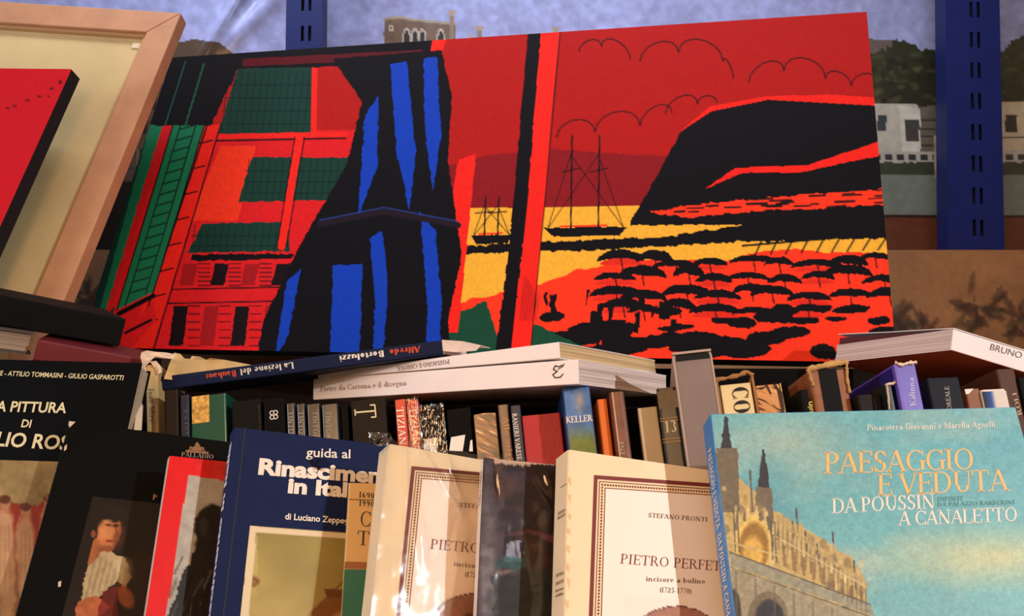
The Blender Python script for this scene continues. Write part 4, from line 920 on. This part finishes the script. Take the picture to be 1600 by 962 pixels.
def ragged(name, F, root, path, wdt, m, seed=1, amp=.0016, y=-.001, n=15, depth=.0022):
    """torn curled edge: a lumpy ribbon following a path of photograph pixels on the spine face"""
    q = random.Random(seed); P2 = [F.on(*a) for a in path]; V = []; 
    L = [0]
    for a, b in zip(P2, P2[1:]): L.append(L[-1]+float(np.linalg.norm(b-a)))
    for i in range(n+1):
        s = L[-1]*i/n; k = max(j for j in range(len(L)) if L[j] <= s+1e-9); k = min(k, len(P2)-2)
        u = (s-L[k])/(L[k+1]-L[k]); c = P2[k]*(1-u)+P2[k+1]*u; dr = P2[k+1]-P2[k]; dr = dr/np.linalg.norm(dr); nn = np.array([-dr[1], dr[0]])
        w2 = wdt*(.6+.8*q.random())
        for a, (o, yy) in enumerate(((-.5, 0), (-.3, -depth*.8), (.1, -depth), (.5, -depth*.3), (.4, depth*.6), (-.3, depth*.6))):
            g = c+nn*(o*w2)+np.array([q.uniform(-amp, amp), q.uniform(-amp, amp)])*.6; V.append((g[0], y+yy+q.uniform(-amp, amp)*.4, g[1]))
    Fq = [(i*6+a, i*6+(a+1) % 6, (i+1)*6+(a+1) % 6, (i+1)*6+a) for i in range(n) for a in range(6)]+[tuple(range(6)), tuple(n*6+5-a for a in range(6))]
    return fix(link(name, V, Fq, m, root, F, smooth=True))

# torn cream jacket book
tan = C('aged_paper', (214, 178, 120), .8, bump=.3, bscale=120, vary=.2, vscale=50)
F, bk, t, h = spine_book('torn_jacket_book', (227, 571), (229, 672), (247, 576), .976, .09, tan, 'cream', 'cream spine book in a torn, curling paper jacket right of the large black book', yaw=1)
text(F, bk, 'Joan Miró', (232.5, 606), (234.5, 660), 8, brown_t, thick=9, thin=5)
torn = C('torn_paper', (232, 204, 176), .85, bump=.4, bscale=90, vary=.12, vscale=60)
def crumple(name, F, root, pts, y, amp, m, seed):
    q_ = random.Random(seed); P2 = pxpoly(F, pts); c = sum(P2)/len(P2); V = [(c[0], y-amp, c[1])]+[(a, y+q_.uniform(-amp, amp), b) for a, b in P2]
    mid = [((c[0]+a)/2+q_.uniform(-.0006, .0006), y+q_.uniform(-amp, amp)*1.2, (c[1]+b)/2) for a, b in P2]; n = len(P2); V += mid
    Fq = []
    for i in range(n):
        j = (i+1) % n; Fq += [(0, 1+n+i, 1+n+j), (1+n+i, 1+i, 1+j), (1+n+i, 1+j, 1+n+j)]
    return sheet(name, V, Fq, m, root, F, .0005)
crumple('torn_flap', F, bk, [(222, 560), (223, 552), (232, 549), (246, 551), (262, 552), (278, 556), (274, 563), (258, 561), (244, 560), (232, 566), (226, 575)], -.004, .002, torn, 3)
crumple('torn_flap', F, bk, [(236, 566), (246, 565), (253, 573), (255, 583), (249, 586), (245, 577)], -.003, .0015, torn, 4)
crumple('torn_flap', F, bk, [(222, 566), (228, 570), (231, 584), (227, 582)], -.002, .001, torn, 5)
q = [at(222, 566, .945), at(227, 569, .949), at(221, 672, .90), at(209, 672, .895)]
qq = [F.R.T @ (a-F.p) for a in q]; sheet('jacket_side', qq, [(0, 1, 2, 3)], C('jacket_white', (206, 192, 168), .7), bk, F, .001)
jp = [(256, 592, .975), (264, 570, .985), (272, 551, 1.0), (282, 553, 1.0), (288, 560, 1.0), (296, 562, 1.01), (300, 556, 1.015), (312, 557, 1.02), (322, 562, 1.03), (328, 559, 1.03), (350, 562, 1.05), (392, 570, 1.08), (392, 592, 1.06), (330, 598, 1.02)]
qq = [F.R.T @ (at(*a)-F.p) for a in jp]
sheet('jacket_back', qq, [(0, 1, 4, 13), (1, 2, 3, 4), (4, 5, 8, 13), (5, 6, 7, 8), (8, 9, 10, 13), (10, 11, 12, 13)], tan, bk, F)
# brown, dark and green
F, bk, t, h = spine_book('dark_brown_book', (256, 611), (257, 680), (279, 614), .946, .12, C('umber_cloth', (34, 24, 19), .5, spec=.2), 'brown', 'thin dark brown glossy spine beside the torn cream jacket', yaw=2)
F, bk, t, h = spine_book('narrow_navy_book', (280, 618), (283, 685), (296, 620), .945, .12, C('navy_dull', (24, 28, 52), .5), 'cream', 'narrow dull navy spine with faint letters, left of the green one')
text(F, bk, 'P x l c l', (287, 640), (290, 678), 6, C('ink_bluegrey', (92, 104, 140), .6), thick=10, thin=6)
F, bk, t, h = spine_book('green_book', (297, 621), (301, 686), (354, 617), .945, .14, C('green_gloss', (12, 84, 66), .3, coat=.4, vary=.1), 'cream', 'glossy green spine with a crumbled gold patch')
P = picture(F, [(300, 620), (327, 620), (327, 659), (301, 659)], .0008, (218, 170, 84)); P.noise(.4, 7, 5); P.noise(.25, 3, 7); P.build('gold_patch', bk, mat('patch_print', None, .5), -.0006)
F, bk, t, h = spine_book('olive_black_book', (361, 628), (363, 690), (409, 622), .935, .18, C('olive_black', (20, 20, 16), .6, spec=.1, vary=.2), 'cream', 'wide olive black spine with faint vertical lettering')
text(F, bk, 'TINTORETTO', (403, 631), (405, 672), 4, C('ink_faint', (84, 80, 70), .7))
F, bk, t, h = spine_book('emblem_book', (411, 624), (412, 690), (445, 628), .925, .18, blk2, 'cream', 'black spine with a cream looped emblem')
c0 = F.on(428, 648); K = .0042
def ring(cx, cz, r0, r1, n=18): return [[(c0[0]+cx+r0*math.cos(a), c0[1]+cz+r0*math.sin(a)), (c0[0]+cx+r1*math.cos(a), c0[1]+cz+r1*math.sin(a)), (c0[0]+cx+r1*math.cos(b), c0[1]+cz+r1*math.sin(b)), (c0[0]+cx+r0*math.cos(b), c0[1]+cz+r0*math.sin(b))] for a, b in ((6.2832*i/n, 6.2832*(i+1)/n) for i in range(n))]
em = [s for cx in (-.0019, .0019) for cz in (-.0024, .0024) for s in ring(cx, cz, .0017, .0026, 12)]+ring(0, 0, .0006, .0014, 10)
flat('loop_emblem', F, bk, em, mat('ink_white', None), -.0006)
for i, (x0, x1, col, lab) in enumerate(((447, 461, (38, 35, 34), 'charcoal spine, first of the four lettered slim volumes'), (463, 477, (22, 20, 22), 'black spine, second of the four lettered slim volumes'), (479, 500, (44, 32, 20), 'brownish wrapped spine, third of the four lettered slim volumes'), (502, 528, (42, 36, 32), 'grey brown spine in shiny film, fourth of the slim lettered volumes'))):
    F, bk, t, h = spine_book('slim_volume', (x0, 631+i*.6), (x0+1, 695), (x1, 630+i*.6), .925, .17, C('slim_%d' % i, col, .35, coat=.5, bump=.2, bscale=60), 'cream', lab, 'four lettered slim volumes')
    tx = (451, 467, 489, 509.5)[i]
    text(F, bk, 'TINTORETTO', (tx, 642), (tx+1, 717), 7.5, C('ink_pale', (170, 158, 148), .6), thick=11, thin=6)
F, bk, t, h = spine_book('plain_black_book', (530, 634), (531, 695), (545, 634), .935, .16, C('plain_black', (9, 8, 8), .6, spec=.1), 'cream', 'narrow plain black spine left of the big single letter')
F, bk, t, h = spine_book('single_letter_book', (547, 627), (550, 700), (603, 628), .93, .18, C('brown_black', (22, 15, 12), .5, spec=.15, vary=.15), 'cream', 'wide blackish spine with one tall cream letter lying on its side')
text(F, bk, 'T', (553, 633), (555, 656), 33, gold_cap, thick=7, thin=6)
for i, (x0, x1) in enumerate(((616, 634), (636, 653))):
    F, bk, t, h = spine_book('orange_volume', (x0, 625), (x0+6, 700), (x1, 625), .925, .17, C('orange_red', (206, 66, 34), .45), 'cream', ('bright orange red spine with white capitals, left one of the pair', 'orange red spine in creased film, right one of the pair')[i], 'two orange red volumes')
    text(F, bk, 'TIZIANO', ((619, 640)[i], 636), ((626, 647)[i], 710), 11, white_t, thick=(13, 8)[i], thin=6)
    if i: wrap(F, bk, t, .13, .002, -.0012, 8, film_mat('spine_film', .35, 13, .05), .0012)
F, bk, t, h = spine_book('film_black_book', (656, 638), (662, 702), (693, 640), .92, .17, blk2, 'cream', 'black spine in creased clear film with a white patch, right of the orange pair')
flat('white_patch', F, bk, [pxpoly(F, [(663, 686), (685, 683), (683, 706), (664, 706)])], white_t, -.0006)
wrap(F, bk, t, .13, .003, -.0012, 9, film_mat('spine_film'), .003)
F, bk, t, h = spine_book('white_patch_book', (697, 640), (700, 706), (736, 641), .915, .17, blk2, 'cream', 'matt black spine with large white patches, left of the gold wrapped one')
flat('white_patch', F, bk, [pxpoly(F, [(705, 683), (727, 679), (723, 705), (702, 704)]), pxpoly(F, [(735, 688), (738, 687), (739, 705), (733, 705)])], white_t, -.0006)
F, bk, t, h = spine_book('gold_film_book', (739, 648), (745, 710), (776, 642), .912, .15, goldwrap, 'brown', 'bronze gold spine in crumpled shiny film, middle of the row', r=.004, bulge=.003)
V = []; q = random.Random(3)
st = []
for i in range(11): 
    a = 652+i*5.3+q.uniform(-1, 1); st.append(pxpoly(F, [(742+i*.5, a), (760, a+3+q.uniform(-2, 2)), (777, a+9+q.uniform(-2, 2)), (777, a+10.5+q.uniform(0, 1.5)), (758, a+6)]))
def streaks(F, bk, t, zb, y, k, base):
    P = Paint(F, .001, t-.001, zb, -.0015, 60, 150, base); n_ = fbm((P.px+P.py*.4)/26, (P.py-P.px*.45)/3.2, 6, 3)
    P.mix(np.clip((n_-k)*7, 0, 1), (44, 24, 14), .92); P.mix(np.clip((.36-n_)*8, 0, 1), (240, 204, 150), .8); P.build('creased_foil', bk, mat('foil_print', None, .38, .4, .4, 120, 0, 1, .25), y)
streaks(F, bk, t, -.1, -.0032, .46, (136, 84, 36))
F, bk, t, h = spine_book('bronze_title_book', (777, 633), (786, 715), (795, 632), .91, .17, C('bronze_brown', (92, 62, 40), .4, coat=.3), 'cream', 'brown spine with bronze vertical title')
text(F, bk, 'Alle origini', (785, 651), (795, 735), 9.5, C('ink_bronze', (188, 126, 74), .4), thick=11, thin=6)
F, bk, t, h = spine_book('white_title_book', (797, 634), (806, 716), (814, 637), .905, .17, C('ink_navy', (26, 32, 52), .45), 'cream', 'slim navy spine with white vertical capitals left of the red block')
text(F, bk, 'RANIERI VARESE', (800, 646), (808, 719), 7.5, white_t, thick=13, thin=7)
F, bk, t, h = spine_book('red_book', (815, 650), (823, 720), (876, 646), .90, .17, C('red_cloth', (178, 22, 30), .55, bump=.3, bscale=300, vary=.1), 'cream', 'thick plain red cloth spine under the white books')
F, bk, t, h = spine_book('sky_spine_book', (878, 605), (888, 710), (922, 603), .875, .16, C('sky_blue_gloss', (52, 92, 148), .25, coat=.5), 'cream', 'blue glossy spine fading to green with white capitals', yaw=0, r=.004)
P = Paint(F, .0012, t-.0012, -.125, -.001, 30, 110, (70, 112, 164)); P.noise(.2, 20, 3); P.mix(np.clip((P.py-662)/28, 0, 1), (110, 120, 40), .9); P.mix(np.clip(1-np.hypot((P.px-905)/12, (P.py-625)/28), 0, 1), (176, 150, 130), .8); P.noise(.12, 6, 4)
P.build('sky_print', bk, mat('sky_gloss_print', None, .25, .5, 0, 1, 0, 1, .5), -.0003)
text(F, bk, 'KELLER', (884.6, 661), (926, 657.5), 10, white_t, thick=15, thin=7, y=-.0006)
F, bk, t, h = spine_book('orange_book', (932, 624), (941, 708), (949, 622), .90, .14, C('plain_orange', (232, 112, 24), .6), 'cream', 'narrow plain orange spine', hard=False)
F, bk, t, h = spine_book('mottled_book', (951, 613), (961, 710), (976, 611), .892, .17, C('mottled_brown', (132, 84, 66), .35, vary=.35, vscale=60, coat=.4), 'brown', 'mottled reddish brown glossy spine right of the orange one', r=.004)
text(F, bk, 'INI', (967, 690), (970, 711), 7, C('ink_pale', None), thick=12, thin=6)
F, bk, t, h = spine_book('pale_book', (995, 638), (1006, 716), (1027, 634), .90, .15, C('pale_cloth', (206, 186, 156), .7, bump=.2, vary=.1), 'cream', 'short plain cream spine left of the numbered green one', yaw=-9, hard=False, r=.002)
F, bk, t, h = spine_book('numbered_book', (1025, 607), (1043, 716), (1056, 604), .885, .17, C('olive_green', (34, 36, 18), .4, coat=.08, vary=.2), 'cream', 'olive green glossy spine with a gold number', yaw=-9, r=.003)
text(F, bk, '13', (1039, 676), (1059, 674), 18, gold_cap, thick=13, thin=6)
flat('gold_rule', F, bk, [pxpoly(F, [(1031+k*.13, 654+k), (1059+k*.13, 651+k), (1059+k*.13, 652+k), (1031+k*.13, 655+k)]) for k in (0, 4, 32, 37)], gold_t, -.0005)
flat('worn_band', F, bk, [pxpoly(F, [(1026, 612), (1058, 609), (1062, 636), (1030, 639)])], C('olive_gold', (84, 62, 28), .4, vary=.4, vscale=200), -.0003)

# open-topped grey slipcase
def slipcase(name, TL, BL, TR, Y, d, m, mi, label, inner=None, lean=11.0, yaw=-9):
    BL = slope_foot(TL)
    p, R, t = upright(TL, BL, TR, Y, yaw, lean)
    low = min(0, R[2, 0]*t, R[2, 1]*d); h = (p[2]-BOARD_Z+low-.0005)/R[2, 2]
    F = Frame(p, R, (t/2, 0, -h)); root = thing(name, F, label, 'slipcase'); return F, root, t, h
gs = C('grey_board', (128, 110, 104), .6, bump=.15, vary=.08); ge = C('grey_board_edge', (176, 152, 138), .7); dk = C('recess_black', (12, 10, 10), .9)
F, bk, t, h = slipcase('grey_slipcase', (1050, 553), (1074, 720), (1111, 549), .872, .18, gs, dk, 'tall grey cardboard slipcase with open top slot, left of the turquoise catalogue')
e_ = .0032
box('front_panel', (0, t, 0, e_, -h, -.0045), gs, bk, F, .0006); box('side_panel', (0, e_, e_+.0001, .18, -h, -.001), ge, bk, F, .0004); box('side_panel', (t-e_, t, e_+.0001, .18, -h, -.001), ge, bk, F, .0004)
box('slot_back', (e_+.0001, t-e_-.0001, .012, .18, -h+.004, -.0012), gs, bk, F)
F.on(0, 0); box('pale_edge', (0, .0018, -.0006, -.0001, -h, -.0045), ge, bk, F); box('pale_edge', (t-.0018, t, -.0006, -.0001, -h, -.0045), ge, bk, F)
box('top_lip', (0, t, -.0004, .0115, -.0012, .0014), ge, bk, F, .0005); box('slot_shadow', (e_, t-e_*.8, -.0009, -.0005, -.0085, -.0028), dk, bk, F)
# brown torn slipcase with cream spine letters
bs = C('kraft_board', (164, 116, 70), .8, bump=.3, vary=.15)
F, bk, t, h = slipcase('torn_slipcase', (1117, 592), (1126, 650), (1177, 586), .885, .18, bs, dk, 'torn brown slipcase holding a cream spine with big black capitals')
box('side_panel', (0, .0028, 0, .18, -h, 0), bs, bk, F, .0005); box('side_panel', (t-.0024, t, 0, .18, -h, 0), bs, bk, F, .0005); box('back_panel', (.003, t-.0025, .17, .173, -h, -.001), bs, bk, F)
box('inner_spine', (.0042, t-.0036, .002, .16, -h, -.0065), C('ivory_cloth', (232, 212, 158), .5), bk, F, .001)
ragged('torn_edge', F, bk, [(1117, 593), (1135, 590), (1155, 586), (1166, 580), (1177, 586)], .005, bs, 12, .001, .001)
text(F, bk, 'CO', (1143, 603), (1148, 648), 26, black_t, thick=20, thin=3.5, y=.0014)
# amber film book
F, bk, t, h = spine_book('amber_film_book', (1178, 603), (1184, 645), (1219, 599), .885, .16, goldwrap, 'brown', 'amber spine in wrinkled film beside the torn slipcase', yaw=-9, r=.004)
st = [pxpoly(F, q) for q in ([(1195, 601), (1199, 601), (1206, 616), (1203, 616)], [(1207, 600), (1212, 600), (1220, 612), (1217, 614)], [(1214, 610), (1222, 612), (1226, 640), (1221, 645)], [(1179, 607), (1200, 603), (1190, 609)])]
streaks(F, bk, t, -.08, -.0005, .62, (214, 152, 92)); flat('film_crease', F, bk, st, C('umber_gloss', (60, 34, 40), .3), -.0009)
box('yellow_edge', (t+.0002, t+.0014, .0005, .15, -.2, .0005), C('edge_yellow', (200, 170, 90), .6), bk, F)
# pair of dark books and worn leather binding
F, bk, t, h = spine_book('yellow_letter_book', (1249, 609), (1259, 650), (1263, 605), .872, .05, C('plain_black', None), 'cream', 'slim black spine with yellow lower-case letters before the worn leather binding')
text(F, bk, 'uin', (1270, 644), (1268.5, 627), 8, C('ink_yellow', (214, 200, 80), .5), 'sans', bold=.01)
lea = C('worn_leather', (152, 92, 54), .6, bump=.4, bscale=200, vary=.3, vscale=70)
F, bk, t, h = spine_book('leather_binding', (1262, 580), (1275, 650), (1322, 570), .895, .16, lea, 'brown', 'worn tan leather binding with a black label and torn top', r=.004)
flat('black_label', F, bk, [pxpoly(F, [(1278, 579), (1306, 574), (1319, 650), (1290, 650)])], C('label_black', (16, 13, 12), .55, spec=.1, vary=.2), -.0004)
rim = C('frayed_rim', (196, 150, 88), .85, bump=.5, bscale=80, vary=.25, vscale=80)
ragged('torn_rim', F, bk, [(1262, 577), (1280, 573), (1300, 569), (1324, 565)], .006, rim, 21, .0012)
ragged('torn_rim', F, bk, [(1262, 577), (1266, 590), (1271, 604)], .0035, rim, 22, .0008, n=12)
ragged('torn_rim', F, bk, [(1322, 566), (1323, 590), (1327, 614)], .003, rim, 23, .0006, n=12)
F, bk, t, h = spine_book('black_side_book', (1225, 596), (1243, 650), (1231, 592), .93, .05, C('plain_black', None), 'brown', 'black spine mostly hidden behind the slim yellow lettered one')
F, bk, t, h = spine_book('low_brown_book', (1339, 617), (1334, 645), (1376, 613), .878, .15, C('dark_chocolate', (30, 20, 16), .55, spec=.15), 'brown', 'low dark chocolate spine between leather binding and violet book')
F, bk, t, h = spine_book('chipped_green_book', (1382, 599), (1391, 645), (1394, 597), .868, .12, C('bottle_green', (24, 32, 28), .4), 'cream', 'very dark green spine with chipped white top, left of the violet one')
ragged('chipped_edge', F, bk, [(1383, 601), (1392, 600), (1403, 596)], .0028, torn, 31, .0008, n=10); ragged('chipped_edge', F, bk, [(1385, 603), (1387, 620), (1389, 640)], .0014, torn, 32, .0004, n=12)
F, bk, t, h = spine_book('violet_book', (1396, 569), (1413, 645), (1431, 566), .865, .17, C('violet_gloss', (104, 84, 190), .4, coat=.3, vary=.15, vscale=60), 'cream', 'violet spine with chipped white top and pale vertical name', r=.002)
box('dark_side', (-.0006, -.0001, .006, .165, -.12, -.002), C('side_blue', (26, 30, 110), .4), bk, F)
ragged('chipped_edge', F, bk, [(1398, 567), (1408, 571), (1418, 568), (1431, 566)], .0034, torn, 33, .0009, n=16)
text(F, bk, 'Kalinna', (1431, 634), (1427, 590), 10, C('ink_lilac', (206, 196, 226), .5), thick=11, thin=6)
F, bk, t, h = spine_book('slate_book', (1447, 591), (1456, 645), (1499, 584), .872, .17, C('slate_cloth', (30, 32, 40), .6, spec=.15), 'cream', 'dark slate spine with pale vertical capitals right of the violet one')
text(F, bk, 'OREALE', (1487, 640), (1482, 603), 7, C('ink_pale', None), thick=14, thin=7)
F, bk, t, h = spine_book('tan_corner_book', (1507, 608), (1515, 645), (1531, 605), .872, .13, C('tan_brown', (140, 90, 62), .6), 'cream', 'short tan brown spine with a white corner', yaw=-6, hard=False)
flat('white_corner', F, bk, [pxpoly(F, [(1507, 608), (1521, 607), (1514, 615), (1509, 616)])], white_t, -.0004)
F, bk, t, h = spine_book('white_blue_book', (1532, 609), (1540, 645), (1572, 600), .868, .07, C('plain_white', (226, 212, 200), .5), 'white', 'short white spine with a dark blue left band', yaw=-6, hard=False, r=.003)
P = Paint(F, .0002, t-.0002, -.05, -.002, 40, 40, (226, 212, 200)); P.mix(np.clip((1552-(P.px-(P.py-605)*.18))/7, 0, 1), (34, 72, 150)); P.mix(np.clip((1543-(P.px-(P.py-605)*.18))/8, 0, 1), (24, 34, 44)); P.build('blue_band', bk, mat('sky_gloss_print', None), -.0004)
F, bk, t, h = spine_book('tall_brown_book', (1556, 577), (1580, 662), (1586, 574), .89, .17, C('russet_brown', (84, 50, 32), .55, spec=.2, vary=.15), 'brown', 'tall russet brown spine with gold capitals at the right edge of the row')
text(F, bk, 'ROLI', (1597, 648), (1587, 612), 6.5, gold_t)
F, bk, t, h = spine_book('edge_black_book', (1590, 590), (1612, 662), (1640, 588), .885, .17, C('plain_black', None), 'cream', 'black spine cut by the right picture edge behind the turquoise catalogue')

# ------------------------------------------------------------------ books lying on top of the row
def flat_book(name, A, B, Cc, t, cover, pages, label, hard=False, d=None, kind='flat', r=None):
    p, R, L, D = frame3(at(*A), at(*B), at(*Cc)); F = Frame(p, R); d = d or D
    bk = book(name, F, kind, t, d, L, cover, pages, label, 'book', None, hard, r); print(name, 'len %.3f depth %.3f' % (L, D)); return F, bk, L, d
whitec = mat('white_card', (250, 240, 238), .5, .15, .05, 200, .03, 20)
F, bk, L, D = flat_book('thick_white_book', (490, 592, 1.02), (903, 561, .85), (1045, 586, 1.07), .0245, whitec, 'white', 'thick white paperback with grey spine title, lowest of the three lying books', r=.001)
text(F, bk, 'Pietro da Cortona e il disegno', (501, 611.5), (636, 602), 8.5, C('ink_rosegrey', (160, 128, 122), .7), thick=12, thin=6)
sq = [(879, 570), (874, 573), (868, 571), (865, 577), (871, 580), (864, 585), (868, 590), (876, 589), (880, 584)]
def strokes(F, pts, w):
    P2 = [F.on(*a) for a in pts]; out = []
    for a, b in zip(P2, P2[1:]):
        d_ = (b-a)/np.linalg.norm(b-a); n_ = np.array([-d_[1], d_[0]])*w/2; out.append([a+n_-d_*w*.3, a-n_-d_*w*.3, b-n_+d_*w*.3, b+n_+d_*w*.3])
    return out
flat('pen_mark', F, bk, strokes(F, sq, .0011)+strokes(F, [(872, 577), (880, 572), (882, 568)], .0008), black_t, -.0005)
F, bk, L, D = flat_book('thin_white_book', (497, 583, 1.012), (873, 534, .858), (1045, 560, 1.09), .0165, whitec, 'cream', 'white paperback with upside-down capitals, middle of the three lying books', r=.001)
for ch in bk.children:
    for v_ in ch.data.vertices: v_.co.z = .0165-(.0165-v_.co.z)*(.38+.62*min(1, max(0, (v_.co.x+L/2)/L)))
text(F, bk, 'POSSAGNO E CANOVA', (702, 561), (621, 572.5), 7, C('ink_greyviolet', (110, 92, 104), .7), thick=14, thin=7)
F, bk, L, D = flat_book('navy_lying_book', (252, 588, .985), (690, 531, .925), (750, 548, 1.09), .0155, C('navy_card', (20, 30, 60), .6, spec=.15), 'white', 'navy blue paperback with upside-down white and orange title, topmost of the lying books', d=.115, r=.002)
bw = dict(thick=20, thin=8)
text(F, bk, 'Alfredo', (657, 540), (608, 546), 10, orange_t, **bw); text(F, bk, 'Bortoluzzi', (600, 547), (530, 556), 10, white_t, **bw)
text(F, bk, 'La lezione del', (459, 565.5), (375, 576.5), 10, white_t, thick=16, thin=7); text(F, bk, 'Bauhaus', (369, 578), (321, 584.5), 10, orange_t, **bw)
Lx = L
V = [(Lx+.0003, .0, .0), (Lx+.02, .012, -.003), (Lx+.036, .03, -.008), (Lx+.04, .06, -.009), (Lx+.0003, .08, -.002), (Lx+.0003, .0, -.012), (Lx+.012, .01, -.014), (Lx+.03, .03, -.013)]
sheet('curled_flap', V, [(0, 1, 2, 3, 4), (0, 5, 6, 1), (1, 6, 7, 2)], C('flap_white', (220, 198, 186), .6), bk, F)
# right: white book on the violet one, with lifted cover
p, R, L, D = frame3(at(1490, 514, .88), at(1600, 548, .905), at(1322, 548, 1.08))
L = .17; F = Frame(p, R); D = .188
bk = book('lifted_cover_book', F, 'flat', .022, D, L, mat('white_card', None), 'white', 'white paperback lying at the right with its cover lifted and a handwritten spine', 'book', None, False, .001)
text(F, bk, 'BRUNO I', (1546, 546), (1602, 562), 10, C('ink_pencil', (96, 84, 92), .7), 'sans', bold=-.008)
a0 = F.R.T @ (at(1489, 508, .88)-F.p); V = [(0, 0, .001), (L, 0, .001), (L, D, .012), (0, D, .014), (0, D*.5, .007), (L, D*.5, .006)]
sheet('lifted_cover', V, [(0, 1, 5, 4), (4, 5, 2, 3)], mat('white_card', None), bk, F, .0008)
V = [(.0006, .02, .0004), (L-.001, .02, .0004), (L-.001, D-.004, .0075), (.0006, D-.004, .009), (.0006, .02, .0002), (.0006, D-.004, .0002), (L-.001, D-.004, .0002), (L-.001, .02, .0002)]
link('loose_leaves', V, [(0, 1, 2, 3), (0, 3, 5, 4), (3, 2, 6, 5), (1, 7, 6, 2), (4, 5, 6, 7)], C('maroon_leaf', (84, 34, 40), .7), bk, F)
flat('orange_underside', Frame(F.p, F.R), None, [[(0, 0)]], black_t) if False else None
V = [(0, .0, -.0222), (L, .0, -.0222), (L, D, -.0222), (0, D, -.0222)]
link('back_cover_print', V, [(3, 2, 1, 0)], C('rust_orange', (196, 84, 34), .6), bk, F)

# left pile on the big black book
p, R, L, D = frame3(at(-60, 449, .93), at(197, 499, 1.04), at(150, 470, 1.25)); L2 = L; F = Frame(p, R)
bk = book('black_lying_book', F, 'flat', .0335, .12, L, C('dull_black', (15, 14, 14), .65, spec=.1, vary=.2), 'cream', 'thick black book lying on the pile at the left edge', 'book', None, True)
p, R, L, D = frame3(at(-80, 500, .925), at(55, 519, .975), at(60, 490, 1.2)); F = Frame(p, R)
bk = book('grey_lying_book', F, 'flatedge', .026, .15, L, C('grey_jacket', (74, 68, 66), .6), 'grey', 'grey covered book lying with its pale pages showing under the thick black one', 'book', None, True)
p, R, L, D = frame3(at(59, 530, .955), at(236, 563, 1.0), at(110, 519, 1.1)); F = Frame(p, R)
bk = book('dark_red_book', F, 'flat', .024, .10, L, C('oxblood_cloth', (112, 20, 32), .5, vary=.1), 'cream', 'dark red book lying under the thick black one', 'book', None, True)
